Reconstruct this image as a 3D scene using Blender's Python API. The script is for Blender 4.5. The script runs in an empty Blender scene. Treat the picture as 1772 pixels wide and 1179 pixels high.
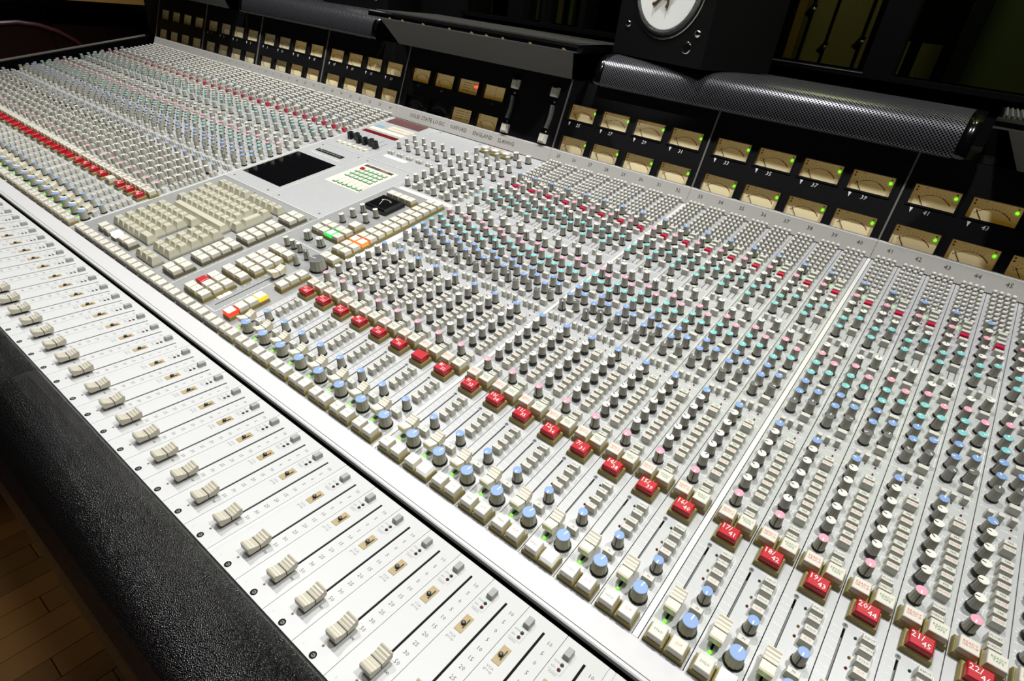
import bpy, math, random
from mathutils import Matrix, Vector
random.seed(7)
sc = bpy.context.scene
COL = sc.collection
U = 0.038          # one mixer channel = 38 mm
Z0 = 0.78          # height of the fader deck above the floor
def P(x, y, z): return Vector((x*U, y*U, z*U + Z0))

# ------------------------------------------------------------------ camera
cam_d = bpy.data.cameras.new('camera'); cam = bpy.data.objects.new('camera', cam_d); COL.objects.link(cam)
cam_d.sensor_width = 36.0; cam_d.lens = 1004.65/1772*36.0; cam_d.clip_start = 0.01; cam_d.clip_end = 60
R = ((0.78055808, 0.61477124, 0.11307253), (0.39086129, -0.338861, -0.85580411), (-0.48780789, 0.71220049, -0.50479097))
m = Matrix(((R[0][0], -R[1][0], -R[2][0]), (R[0][1], -R[1][1], -R[2][1]), (R[0][2], -R[1][2], -R[2][2]))).to_4x4()
m.translation = P(17.7093, -2.9486, 11.1752)
cam.matrix_world = m
sc.camera = cam

# ------------------------------------------------------------------ world, lights, exposure
w = bpy.data.worlds.new('world'); sc.world = w; w.use_nodes = True
w.node_tree.nodes['Background'].inputs[0].default_value = (0.75, 0.72, 0.62, 1)
w.node_tree.nodes['Background'].inputs[1].default_value = 0.012
sc.view_settings.view_transform = 'Standard'; sc.view_settings.look = 'None'
sc.view_settings.gamma = 1.0; sc.view_settings.use_curve_mapping = False
sc.view_settings.exposure = -2.0
def spot(x, y, z, power, tx, ty, tz, deg=70, blend=0.4, rad=0.03, col=(1.0, 0.995, 0.985)):
    d = bpy.data.lights.new('ceiling_or_fill_spot', 'SPOT'); d.energy = power; d.spot_size = math.radians(deg); d.spot_blend = blend
    d.shadow_soft_size = rad; d.color = col
    o = bpy.data.objects.new('ceiling_or_fill_spot', d); COL.objects.link(o)
    o.location = P(x, y, z); v = P(tx, ty, tz) - o.location
    o.rotation_euler = v.to_track_quat('-Z', 'Y').to_euler()
    return o
spot(28, 16.5, 50, 345, 17, 11, 2, 96, rad=0.045)
spot(3, 15.5, 50, 285, 3, 9, 2, 96, rad=0.045)
spot(-20, 15.5, 50, 280, -22, 11, 2, 90, rad=0.045)
spot(-44, 15.5, 50, 200, -40, 12, 2, 90, rad=0.045)
spot(8, -20, 60, 420, 4.2, 25.4, 12.5, 8, 0.5, rad=0.02)  # added narrow lamp, brightens only the white speaker cone
spot(-4, 0, 62, 150, -2, -4, 0, 60, 0.6, rad=0.14)  # added front fill for the desk and the armrest highlight
spot(24, 0, 62, 100, 18, -4, 0, 60, 0.6, rad=0.14)  # second added front fill, over the near end
spot(-16, -20, 62, 160, -13, -3, -20.5, 16, 0.9, rad=0.1, col=(1, 0.86, 0.62))  # added warm lamp that lifts the dark floor planks
# dim work lights of the recording room behind the glass
def point(x, y, z, power, col, rad=0.1):
    d = bpy.data.lights.new('room_lamp', 'POINT'); d.energy = power; d.color = col; d.shadow_soft_size = rad
    o = bpy.data.objects.new('room_lamp', d); COL.objects.link(o); o.location = P(x, y, z); return o
point(2, 54, 58, 120, (0.95, 0.9, 0.6))
point(24, 58, 58, 90, (0.92, 1.0, 0.65))

# ------------------------------------------------------------------ materials
MATS = {}
def s2l(c): return tuple(((v/255)/12.92 if v/255 <= 0.04045 else ((v/255+0.055)/1.055)**2.4) for v in c)
def mat(name, rgb, rough=0.5, metal=0.0, emit=0.0, ecol=None, spec=0.5, noise=0.0, nscale=40, bump=0.0, bscale=200, coat=0.0):
    mt = bpy.data.materials.new(name); mt.use_nodes = True; nt = mt.node_tree; b = nt.nodes['Principled BSDF']
    c = s2l(rgb) + (1,)
    b.inputs['Base Color'].default_value = c; b.inputs['Roughness'].default_value = rough; b.inputs['Metallic'].default_value = metal
    b.inputs['Specular IOR Level'].default_value = spec
    if coat: b.inputs['Coat Weight'].default_value = coat; b.inputs['Coat Roughness'].default_value = 0.15
    if emit: b.inputs['Emission Color'].default_value = (s2l(ecol) if ecol else c[:3]) + (1,); b.inputs['Emission Strength'].default_value = emit
    if noise or bump:
        tc = nt.nodes.new('ShaderNodeTexCoord'); 
    if noise:
        n = nt.nodes.new('ShaderNodeTexNoise'); n.inputs['Scale'].default_value = nscale; n.inputs['Detail'].default_value = 5
        mx = nt.nodes.new('ShaderNodeMix'); mx.data_type = 'RGBA'
        mx.inputs['A'].default_value = tuple(v*(1-noise) for v in c[:3]) + (1,); mx.inputs['B'].default_value = tuple(min(1, v*(1+noise)) for v in c[:3]) + (1,)
        nt.links.new(tc.outputs['Object'], n.inputs['Vector']); nt.links.new(n.outputs['Fac'], mx.inputs['Factor']); nt.links.new(mx.outputs['Result'], b.inputs['Base Color'])
    if bump:
        n2 = nt.nodes.new('ShaderNodeTexNoise'); n2.inputs['Scale'].default_value = bscale; n2.inputs['Detail'].default_value = 3
        bp = nt.nodes.new('ShaderNodeBump'); bp.inputs['Strength'].default_value = bump; bp.inputs['Distance'].default_value = 0.002
        nt.links.new(tc.outputs['Object'], n2.inputs['Vector']); nt.links.new(n2.outputs['Fac'], bp.inputs['Height']); nt.links.new(bp.outputs['Normal'], b.inputs['Normal'])
    MATS[name] = mt; return mt
mat('panel_grey', (179, 180, 180), 0.4, 0.1, noise=0.05, nscale=60, bump=0.05, bscale=900)
mat('panel_dark', (146, 147, 146), 0.42, 0.1, noise=0.05, nscale=60)
mat('fader_white', (197, 197, 197), 0.42, 0.0, noise=0.02, nscale=30, bump=0.04, bscale=700)
mat('trim_white', (203, 202, 202), 0.4, noise=0.02, nscale=20)
mat('header_grey', (186, 184, 178), 0.5, noise=0.02)
mat('divider', (222, 220, 214), 0.35, 0.1)
mat('print_white', (240, 240, 234), 0.6)
mat('print_dark', (50, 46, 40), 0.6)
mat('print_grey', (138, 134, 128), 0.6)
mat('print_red', (205, 90, 80), 0.6)
mat('print_green', (90, 140, 90), 0.6)
mat('print_line', (84, 78, 66), 0.6)
mat('knob_body', (172, 169, 157), 0.42)
mat('black_plastic', (9, 9, 9), 0.35)
mat('black_matte', (4, 4, 4), 0.7, spec=0.15)
mat('black_line', (18, 16, 16), 0.5)
mat('cap_blue', (122, 156, 208), 0.4)
mat('cap_teal', (118, 194, 194), 0.4)
mat('cap_pink', (228, 156, 176), 0.4)
mat('cap_white', (226, 224, 214), 0.4)
mat('cap_grey', (96, 96, 96), 0.4)
mat('pointer', (245, 243, 232), 0.5)
mat('button_cream', (204, 202, 192), 0.4)
mat('button_red', (205, 22, 70), 0.35)
mat('key_base', (138, 126, 70), 0.45)
mat('key_cream', (218, 213, 200), 0.3)
mat('key_base_grey', (104, 98, 76), 0.45)
mat('key_red', (188, 18, 38), 0.3)
mat('kb_key', (192, 188, 168), 0.45)
mat('fader_cap', (190, 184, 166), 0.35)
mat('fader_cap_cream', (236, 228, 204), 0.35)
mat('status_grey', (158, 158, 156), 0.4)
mat('vca_tan', (168, 148, 104), 0.45)
mat('led_green', (60, 255, 20), 0.4, emit=14, ecol=(90, 255, 20))
mat('led_red_off', (110, 16, 18), 0.3); mat('led_green_off', (20, 78, 44), 0.3); mat('led_yellow_off', (120, 108, 20), 0.3)
mat('led_red', (255, 40, 20), 0.4, emit=14, ecol=(255, 60, 40))
mat('lit_soft', (250, 250, 245), 0.25, emit=1.3); mat('lit_white', (255, 255, 250), 0.4, emit=6); mat('lit_green', (190, 255, 210), 0.4, emit=6, ecol=(200, 255, 215)); mat('lit_orange', (255, 214, 190), 0.4, emit=6, ecol=(255, 232, 218))
mat('lit_amber', (255, 240, 170), 0.4, emit=6, ecol=(255, 248, 200)); mat('lit_red', (255, 190, 170), 0.4, emit=6, ecol=(255, 225, 215))
mat('lit_green_edge', (40, 220, 90), 0.4, emit=4, ecol=(30, 230, 80)); mat('lit_red_edge', (240, 60, 40), 0.4, emit=4, ecol=(255, 60, 30)); mat('lit_orange_edge', (255, 130, 60), 0.4, emit=4, ecol=(255, 120, 50)); mat('lit_amber_edge', (255, 180, 40), 0.4, emit=4, ecol=(255, 180, 40))
mat('meter_black', (20, 20, 22), 0.4, spec=0.3, bump=0.15, bscale=900)
mat('meter_face', (250, 238, 196), 0.6, emit=0.75, ecol=(186, 140, 36))
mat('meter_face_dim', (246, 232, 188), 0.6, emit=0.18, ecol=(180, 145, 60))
mat('meter_face_dark', (20, 20, 20), 0.5)
mat('meter_ink', (40, 26, 12), 0.6); mat('meter_red', (150, 30, 18), 0.6)
mat('silver', (200, 196, 186), 0.3, 0.7)
mat('chrome', (215, 215, 215), 0.12, 1.0)
mat('hood_gloss', (6, 6, 6), 0.16, 0.0, coat=0.3)
mat('inner_grey', (66, 64, 60), 0.55)
mat('leather', (5, 5, 5), 0.29, spec=1.0, bump=0.9, bscale=420)
mat('wood_trim', (190, 150, 98), 0.5, noise=0.15, nscale=30)
mat('wood_tan', (205, 158, 84), 0.45, noise=0.1, nscale=15)
mat('wood_dark', (46, 22, 14), 0.5, noise=0.2, nscale=10)
mat('burgundy', (52, 12, 22), 0.4)
mat('wall_dark', (7, 6, 6), 0.9, spec=0.1); mat('ceiling_dark', (40, 38, 36), 0.8)
mat('frame_black', (3, 3, 3), 0.6, spec=0.1)
mat('olive_wall', (124, 112, 70), 0.7, noise=0.08, nscale=6); mat('green_wall', (92, 98, 66), 0.3, noise=0.1, nscale=4); mat('post_wood', (150, 116, 62), 0.5, noise=0.1)
mat('curtain_brown', (84, 58, 34), 0.8); mat('curtain_green', (78, 96, 44), 0.8)
mat('cone_white', (240, 240, 236), 0.55); mat('cap_paper', (215, 213, 200), 0.5); mat('ink_brown', (96, 66, 34), 0.4, 0.4)
mat('screen_glass', (10, 10, 12), 0.12, noise=0.3, nscale=80)
mat('red_display', (92, 52, 48), 0.5, noise=0.5, nscale=160); mat('red_window', (110, 14, 22), 0.2)
mat('label_white', (240, 238, 230), 0.6); mat('label_cream', (228, 222, 196), 0.6); mat('label_blue', (120, 158, 178), 0.6)
mat('green_key', (196, 226, 196), 0.4); mat('green_edge', (60, 110, 70), 0.5); mat('orange_print', (220, 150, 70), 0.5); mat('dark_strip', (70, 66, 66), 0.4)
# leather: brighter pore speckle through coarse bump and varied gloss
nt = MATS['leather'].node_tree; b = nt.nodes['Principled BSDF']
tc = nt.nodes.new('ShaderNodeTexCoord'); vo = nt.nodes.new('ShaderNodeTexVoronoi'); vo.inputs['Scale'].default_value = 1000
bp = nt.nodes.new('ShaderNodeBump'); bp.inputs['Strength'].default_value = 1.0; bp.inputs['Distance'].default_value = 0.0012
no = nt.nodes.new('ShaderNodeTexNoise'); no.inputs['Scale'].default_value = 700; no.inputs['Detail'].default_value = 2
ad = nt.nodes.new('ShaderNodeMath'); ad.operation = 'ADD'
nt.links.new(tc.outputs['Object'], vo.inputs['Vector']); nt.links.new(tc.outputs['Object'], no.inputs['Vector'])
ad.inputs[1].default_value = 0; nt.links.new(vo.outputs['Distance'], ad.inputs[0]); nt.links.new(ad.outputs[0], bp.inputs['Height']); nt.links.new(bp.outputs['Normal'], b.inputs['Normal']); nt.links.new(bp.outputs['Normal'], b.inputs['Coat Normal'])
# perforated metal: staggered round holes, UVs are real metres along and around the hood
def perforated():
    mt = bpy.data.materials.new('perforated_metal'); mt.use_nodes = True; nt = mt.node_tree; b = nt.nodes['Principled BSDF']
    uv = nt.nodes.new('ShaderNodeUVMap'); uv.uv_map = 'uv'; sx = nt.nodes.new('ShaderNodeSeparateXYZ'); nt.links.new(uv.outputs[0], sx.inputs[0])
    def M(op, a, bb=None, c=None):
        n = nt.nodes.new('ShaderNodeMath'); n.operation = op
        for i, v in enumerate((a, bb, c)):
            if v is None: continue
            if isinstance(v, (int, float)): n.inputs[i].default_value = v
            else: nt.links.new(v, n.inputs[i])
        return n.outputs[0]
    pitch = 0.0052
    def grid(off):
        fx = M('SUBTRACT', M('FRACT', M('ADD', M('DIVIDE', sx.outputs[0], pitch), off)), 0.5)
        fy = M('SUBTRACT', M('FRACT', M('ADD', M('DIVIDE', sx.outputs[1], pitch*1.0), off)), 0.5)
        return M('SQRT', M('ADD', M('MULTIPLY', fx, fx), M('MULTIPLY', fy, fy)))
    d = M('MINIMUM', grid(0.0), grid(0.5))
    hole = M('LESS_THAN', d, 0.27)
    mx = nt.nodes.new('ShaderNodeMix'); mx.data_type = 'RGBA'; nt.links.new(hole, mx.inputs['Factor'])
    mx.inputs['A'].default_value = s2l((96, 95, 100)) + (1,); mx.inputs['B'].default_value = (0.001, 0.001, 0.001, 1)
    nt.links.new(mx.outputs['Result'], b.inputs['Base Color'])
    nt.links.new(M('MULTIPLY', M('SUBTRACT', 1.0, hole), 0.55), b.inputs['Metallic'])
    nt.links.new(M('MULTIPLY', M('SUBTRACT', 1.0, hole), 0.6), b.inputs['Specular IOR Level'])
    b.inputs['Roughness'].default_value = 0.3
    MATS['perforated_metal'] = mt
perforated()
def glass(name, tint=(1, 1, 1), rough=0.02):
    mt = bpy.data.materials.new(name); mt.use_nodes = True; nt = mt.node_tree; nt.nodes.remove(nt.nodes['Principled BSDF'])
    out = nt.nodes['Material Output']; t = nt.nodes.new('ShaderNodeBsdfTransparent'); t.inputs[0].default_value = tint + (1,)
    g = nt.nodes.new('ShaderNodeBsdfGlossy'); g.inputs['Roughness'].default_value = rough; lw = nt.nodes.new('ShaderNodeLayerWeight'); lw.inputs[0].default_value = 0.35; pw = nt.nodes.new('ShaderNodeMath'); pw.operation = 'POWER'; pw.inputs[1].default_value = 3; nt.links.new(lw.outputs['Facing'], pw.inputs[0]); f = nt.nodes.new('ShaderNodeMath'); f.operation = 'MULTIPLY_ADD'; f.inputs[1].default_value = 0.5; f.inputs[2].default_value = 0.03; nt.links.new(pw.outputs[0], f.inputs[0])
    mx = nt.nodes.new('ShaderNodeMixShader'); nt.links.new(f.outputs[0], mx.inputs[0]); nt.links.new(t.outputs[0], mx.inputs[1]); nt.links.new(g.outputs[0], mx.inputs[2])
    nt.links.new(mx.outputs[0], out.inputs[0]); MATS[name] = mt
glass('clear_pane'); glass('studio_glass', (0.80, 0.86, 0.74))

# ------------------------------------------------------------------ mesh builder (all sizes in channel units)
_TX = {}
def text_geo(s):
    if s not in _TX:
        c = bpy.data.curves.new('t', 'FONT'); c.body = s; c.size = 1.0; c.align_x = 'CENTER'; c.align_y = 'CENTER'; c.resolution_u = 1; c.space_line = 0.85
        o = bpy.data.objects.new('t', c); me = bpy.data.meshes.new_from_object(o)
        _TX[s] = ([tuple(v.co) for v in me.vertices], [tuple(p.vertices) for p in me.polygons])
        bpy.data.objects.remove(o); bpy.data.curves.remove(c); bpy.data.meshes.remove(me)
    return _TX[s]
class MB:
    def __init__(s): s.v = []; s.f = []; s.m = []; s.sm = []; s.uv = {}
    def add(s, vs, fs, mt, smooth=False):
        o = len(s.v); s.v += vs; s.f += [tuple(i+o for i in f) for f in fs]; s.m += [mt]*len(fs); s.sm += [smooth]*len(fs)
    def rings(s, rs, mt, top=None):            # rs: list of (z, x0, x1, y0, y1)
        vs = []; fs = []
        for z, a, b_, c, d in rs: vs += [(a, c, z), (b_, c, z), (b_, d, z), (a, d, z)]
        for k in range(len(rs)-1):
            for i in range(4): j = (i+1) % 4; fs.append((4*k+i, 4*k+j, 4*k+4+j, 4*k+4+i))
        s.add(vs, fs, mt); n = len(rs)*4; s.add(vs[-4:], [(0, 1, 2, 3)], top or mt)
    def box(s, x0, x1, y0, y1, z0, z1, mt):
        s.add([(x0, y0, z0), (x1, y0, z0), (x1, y1, z0), (x0, y1, z0), (x0, y0, z1), (x1, y0, z1), (x1, y1, z1), (x0, y1, z1)],
              [(3, 2, 1, 0), (4, 5, 6, 7), (0, 1, 5, 4), (1, 2, 6, 5), (2, 3, 7, 6), (3, 0, 4, 7)], mt)
    def quad(s, x0, x1, y0, y1, z, mt): s.add([(x0, y0, z), (x1, y0, z), (x1, y1, z), (x0, y1, z)], [(0, 1, 2, 3)], mt)
    def lathe(s, prof, n, mts, cx=0, cy=0, flute=0, top=None, smooth=False):
        vs = []; 
        for k, (r, z) in enumerate(prof):
            for i in range(n):
                rr = r*(1-flute) if (i % 2 and flute) else r; a = 2*math.pi*i/n
                vs.append((cx+rr*math.cos(a), cy+rr*math.sin(a), z))
        for k in range(len(prof)-1):
            mt = mts[min(k, len(mts)-1)] if isinstance(mts, (list, tuple)) else mts
            o = len(s.v) if k == 0 else o
            if k == 0: s.v += vs
            for i in range(n):
                j = (i+1) % n; s.f.append((o+k*n+i, o+k*n+j, o+(k+1)*n+j, o+(k+1)*n+i)); s.m.append(mt); s.sm.append(smooth)
        if top: s.f.append(tuple(o+(len(prof)-1)*n+i for i in range(n))); s.m.append(top); s.sm.append(False)
    def disc(s, cx, cy, r, z, mt, n=12): s.add([(cx+r*math.cos(2*math.pi*i/n), cy+r*math.sin(2*math.pi*i/n), z) for i in range(n)], [tuple(range(n))], mt)
    def line(s, x0, y0, x1, y1, wd, z, mt):
        dx, dy = x1-x0, y1-y0; L = math.hypot(dx, dy) or 1; nx, ny = -dy/L*wd/2, dx/L*wd/2
        s.add([(x0+nx, y0+ny, z), (x0-nx, y0-ny, z), (x1-nx, y1-ny, z), (x1+nx, y1+ny, z)], [(0, 1, 2, 3)], mt)
    def text(s, t, size, cx, cy, z, mt, rot=0.0, sx=1.0, slant=0.0):
        vs, fs = text_geo(t); c, q = math.cos(rot), math.sin(rot)
        out = []
        for x, y, _ in vs:
            x = (x + slant*y)*size*sx; y *= size; out.append((cx+x*c-y*q, cy+x*q+y*c, z))
        s.add(out, fs, mt)
    def prism(s, prof, x0, x1, mt, cap=None, x0b=None, x1b=None, smooth=False):   # prof (y,z) closed loop, extruded in x
        n = len(prof); vs = [(x0, y, z) for y, z in prof] + [(x1, y, z) for y, z in prof]
        mts = mt if isinstance(mt, list) else [mt]*n
        o = len(s.v); s.v += vs
        for i in range(n): j = (i+1) % n; s.f.append((o+i, o+j, o+n+j, o+n+i)); s.m.append(mts[i]); s.sm.append(smooth)
        s.f.append(tuple(o+i for i in range(n))[::-1]); s.f.append(tuple(o+n+i for i in range(n))); s.m += [cap or mts[0]]*2; s.sm += [False]*2
    def tube(s, pts, r, mt, n=8):
        vs = []; pts = [Vector(p) for p in pts]
        for i, p in enumerate(pts):
            d = (pts[min(i+1, len(pts)-1)] - pts[max(i-1, 0)]).normalized(); a = d.orthogonal().normalized(); b_ = d.cross(a)
            if i: 
                a = pa - d*pa.dot(d); a.normalize(); b_ = d.cross(a)
            pa = a
            rr = r[i] if isinstance(r, (list, tuple)) else r
            for k in range(n): q = 2*math.pi*k/n; vs.append(tuple(p + a*math.cos(q)*rr + b_*math.sin(q)*rr))
        fs = [(i*n+k, i*n+(k+1) % n, (i+1)*n+(k+1) % n, (i+1)*n+k) for i in range(len(pts)-1) for k in range(n)]
        s.add(vs, fs, mt, True); s.add(vs[:n], [tuple(range(n))[::-1]], mt); s.add(vs[-n:], [tuple(range(n))], mt)
    def mesh(s, name):
        me = bpy.data.meshes.new(name); me.from_pydata([(a*U, b_*U, c*U) for a, b_, c in s.v], [], s.f)
        names = list(dict.fromkeys(s.m))
        for nme in names: me.materials.append(MATS[nme])
        ix = {n: i for i, n in enumerate(names)}
        me.polygons.foreach_set('material_index', [ix[x] for x in s.m]); me.polygons.foreach_set('use_smooth', s.sm)
        me.update(); return me
def put(name, me, parent=None, loc=(0, 0, 0), rz=0.0, rot=None, units=True):
    o = bpy.data.objects.new(name, me if not isinstance(me, MB) else me.mesh(name)); COL.objects.link(o)
    if parent is not None: o.parent = parent
    o.location = tuple(v*U for v in loc) if units else loc
    o.rotation_euler = rot if rot else (0, 0, rz)
    return _flat(o)
def _flat(o):
    if o.name.split('.')[0] in ('panel_lettering',): o['kind'] = 'stuff'
    return o
def tag(o, label, cat, group=None, kind=None):
    if label: o['label'] = label
    if cat: o['category'] = cat
    if group: o['group'] = group
    if kind: o['kind'] = kind
    return o
def thing(name, label, cat, loc, rot=(0, 0, 0), group=None):
    o = bpy.data.objects.new(name, None); o.empty_display_size = 0.02; COL.objects.link(o); o.location = loc; o.rotation_euler = rot
    return tag(o, label, cat, group)
ORD = ['', 'first', 'second', 'third', 'fourth', 'fifth', 'sixth', 'seventh', 'eighth', 'ninth', 'tenth', 'eleventh', 'twelfth', 'thirteenth', 'fourteenth', 'fifteenth', 'sixteenth', 'seventeenth', 'eighteenth', 'nineteenth', 'twentieth', 'twenty-first', 'twenty-second', 'twenty-third', 'twenty-fourth', 'twenty-fifth', 'twenty-sixth', 'twenty-seventh', 'twenty-eighth', 'twenty-ninth', 'thirtieth', 'thirty-first', 'thirty-second']
# deck geometry
AL = 0.1834; Y0 = 4.7094; ZH = 0.0952; GAP = 0.1479; WC = 12.3896
PANEL_O = P(0, Y0, ZH); PROT = (AL, 0, 0)
def XC(c): return (c-25) + GAP*((c-25)//8) if c >= 25 else -WC-(25-c)-GAP*((24-c)//8)
def XFD(c): return XC(c) if c >= 25 else (c-25)-GAP*(1+(24-c)//8)       # fader deck runs on under the centre
def on_panel(x, s=0.0, h=0.0):
    return P(x, Y0+s*math.cos(AL)-h*math.sin(AL), ZH+s*math.sin(AL)+h*math.cos(AL))
S0, S1 = 0.39, 19.86
VF = math.radians(73.3)

# ================================================================== setting
FZ = -20.5
mb = MB(); mb.box(-90, 45, -45, 110, FZ-3, FZ-0.35, 'wood_dark'); floor = tag(put('floor', mb, None, (0, 0, 0)), None, None, kind='structure'); floor.location = (0, 0, Z0)
def planks():
    protos = []
    for i in range(6):
        rgb = [(128, 92, 50), (140, 102, 58), (118, 84, 46), (134, 96, 50), (122, 90, 54), (146, 106, 60)][i]
        nm = 'plank_wood_%d' % i
        mt = mat(nm, rgb, 0.42, noise=0.12, nscale=25)
        nt = mt.node_tree; wv = [n for n in nt.nodes if n.type == 'TEX_NOISE'][0]; mp = nt.nodes.new('ShaderNodeMapping'); mp.inputs['Scale'].default_value = (9, 0.7, 1)
        tcn = [n for n in nt.nodes if n.type == 'TEX_COORD'][0]; nt.links.new(tcn.outputs['Object'], mp.inputs['Vector']); nt.links.new(mp.outputs['Vector'], wv.inputs['Vector'])
        b_ = MB(); b_.rings([(-0.34, 0, 1.395, 0, 6.96), (-0.02, 0, 1.395, 0, 6.96), (0, 0.02, 1.375, 0.02, 6.94)], nm); protos.append(b_.mesh('plank'))
    k = 0
    for i in range(24):
        x = -27.4 + 1.42*i; off = (i*2.63) % 7.0
        for j in range(5):
            y = -14 - off + j*7.0 + 4.4
            put('plank', random.choice(protos), floor, (x, y, FZ)); k += 1
planks()
mb = MB(); mb.box(-90, 45, -45, 110, 66, 68, 'ceiling_dark'); o = tag(put('ceiling', mb), None, None, kind='structure'); o.location = (0, 0, Z0)
for nm, bx in (('wall_left', (-90, -88, -45, 110)), ('wall_right', (43, 45, -45, 110)), ('wall_front', (-90, 45, -47, -45))):
    mb = MB(); mb.box(bx[0], bx[1], bx[2], bx[3], FZ, 66, 'wall_dark'); o = tag(put(nm, mb), None, None, kind='structure'); o.location = (0, 0, Z0)
# wall behind the desk with the studio window
WY = 32.0; SILL = 10.05
mb = MB()
mb.box(-88, 43, WY, WY+3, FZ, SILL, 'wall_dark'); mb.box(-88, 43, WY, WY+3, 40, 66, 'wall_dark'); mb.box(-88, -14, WY, WY+3, SILL, 40, 'wall_dark'); mb.box(30, 43, WY, WY+3, SILL, 40, 'wall_dark')
o = tag(put('wall_back', mb), None, None, kind='structure'); o.location = (0, 0, Z0)
win = tag(bpy.data.objects.new('window_1', None), None, None, kind='structure'); COL.objects.link(win); win.location = (0, 0, Z0)
mb = MB(); mb.box(-14, 30, WY-0.3, WY+3, SILL-0.25, SILL, 'frame_black'); mb.box(7.3, 12.2, WY-0.32, WY-0.3, SILL-0.07, SILL-0.03, 'cap_grey'); put('window_sill', mb, win)
for a, b_ in ((-9.9, -8.6), (-7.2, -6.9), (12.15, 13.4), (-4.3, -3.9)):
    mb = MB(); mb.box(a, b_, WY-0.2, WY+1.2, SILL, 40, 'frame_black'); put('window_post', mb, win)
mb = MB(); mb.box(-14, 30, WY+0.4, WY+0.6, SILL, 40, 'studio_glass'); put('window_pane', mb, win)
mb = MB(); mb.box(15.35, 16.0, WY+1.5, WY+2.6, SILL, 40, 'frame_black'); put('window_post', mb, win)
# recording room beyond
BY = 75.0
mb = MB(); mb.box(-80, 43, BY, BY+2, FZ, 66, 'olive_wall'); o = tag(put('wall_far', mb), None, None, kind='structure'); o.location = (0, 0, Z0)
mb = MB(); mb.box(13.6, 30, 66, 66.4, 2, 40, 'green_wall'); o = tag(put('door_1', mb), None, None, kind='structure'); o.location = (0, 0, Z0)
mb.box
mb = MB(); mb.box(8.45, 13.2, 64, 65, 11.9, 40, 'frame_black'); mb.box(9.9, 10.7, 64, 65, 2, 12, 'frame_black'); mb.box(12.4, 13.4, 64, 65, 2, 12, 'frame_black'); mb.box(6.5, 8.5, 64, 65, 2, 40, 'frame_black')
o = tag(put('door_2', mb), None, None, kind='structure'); o.location = (0, 0, Z0)
mb = MB(); mb.box(-1.75, -0.95, 69, 70, FZ, 50, 'post_wood'); o = tag(put('trim_1', mb), None, None, kind='structure'); o.location = (0, 0, Z0)
mb = MB(); mb.box(-36, -1.8, 68, 69, FZ, 50, 'frame_black'); o = tag(put('wall_partition', mb), None, None, kind='structure'); o.location = (0, 0, Z0)
for i, (a, b_, mt) in enumerate(((-49, -40, 'curtain_brown'), (-37, -34.4, 'curtain_brown'), (-34.2, -32.1, 'curtain_green'), (-30.6, -28.2, 'olive_wall'), (-28, -27, 'curtain_green'), (-26.8, -24.7, 'curtain_brown'))):
    mb = MB(); n = max(3, int((b_-a)/0.5)); pr = [(a+(b_-a)*k/n, 66+0.35*math.sin(k*2.2)) for k in range(n+1)]
    mb.add([(x, y, FZ) for x, y in pr] + [(x, y, 50) for x, y in pr], [(k, k+1, n+2+k, n+1+k) for k in range(n)], mt, True)
    o = put('curtain', mb, None); o.location = (0, 0, Z0)
    tag(o, ['wide brown curtain panel behind the dark window post', 'narrow brown curtain beside the green one beyond the glass', 'dull green curtain beyond the glass above the raised lid', 'olive curtain strip right of the dull green curtain', 'thin bright green curtain strip beyond the glass', 'brown curtain strip nearest the white-coned speaker'][i], 'curtain', 'curtains beyond the studio glass')
def mic_stand(x, y, z0, z1, clipz, label):
    t = thing('microphone_stand', label, 'stand', P(x, y, FZ), group='microphone stands beyond the glass')
    b_ = MB(); b_.tube([(0, 0, 0.5), (0.1, 0, z1-FZ)], 0.16, 'black_plastic'); put('pole', b_, t)
    b_ = MB(); b_.tube([(-0.3, 0, clipz-FZ-0.4), (0.2, 0, clipz-FZ+0.6)], [0.3, 0.22], 'black_plastic'); b_.lathe([(0.01, clipz-FZ-.1), (0.16, clipz-FZ), (0.14, clipz-FZ+.25), (0.01, clipz-FZ+.3)], 8, 'silver', 0.2, -0.25, smooth=True); put('clamp', b_, t)
    for k in range(3):
        a = k*2.1; b_ = MB(); b_.tube([(0, 0, 2.2), (2.6*math.cos(a), 2.6*math.sin(a), 0.15)], 0.15, 'black_plastic'); put('leg', b_, t)
mic_stand(6.6, 60, 0, 22, 11.2, 'black microphone stand with pale clip, before the olive wall')
mic_stand(1.9, 60, 0, 24, 13.2, 'black microphone stand close beside the wooden post')
mic_stand(2.4, 66.5, 0, 20, 10.4, 'thin black microphone stand between wooden post and olive wall')
# low desk with small mixer seen through the door panes
t = thing('equipment_desk', 'pale desk of small equipment seen through the glazed door', 'desk', P(11, 70, FZ))
mb = MB(); mb.box(-3, 4, -2, 2, 28.5, 29.2, 'green_wall'); put('desk_top', mb, t)
mb = MB(); mb.box(-2.8, -2.3, -1.8, 1.8, 0, 28.5, 'wood_dark'); mb.box(3.3, 3.8, -1.8, 1.8, 0, 28.5, 'wood_dark'); put('leg_frame', mb, t)
mb = MB()
for k in range(9): mb.rings([(29.2, -0.9+k*0.45, -0.65+k*0.45, -1.6, -1.2), (29.6, -0.85+k*0.45, -0.7+k*0.45, -1.55, -1.25)], 'cap_white')
put('control_row', mb, t)

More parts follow.
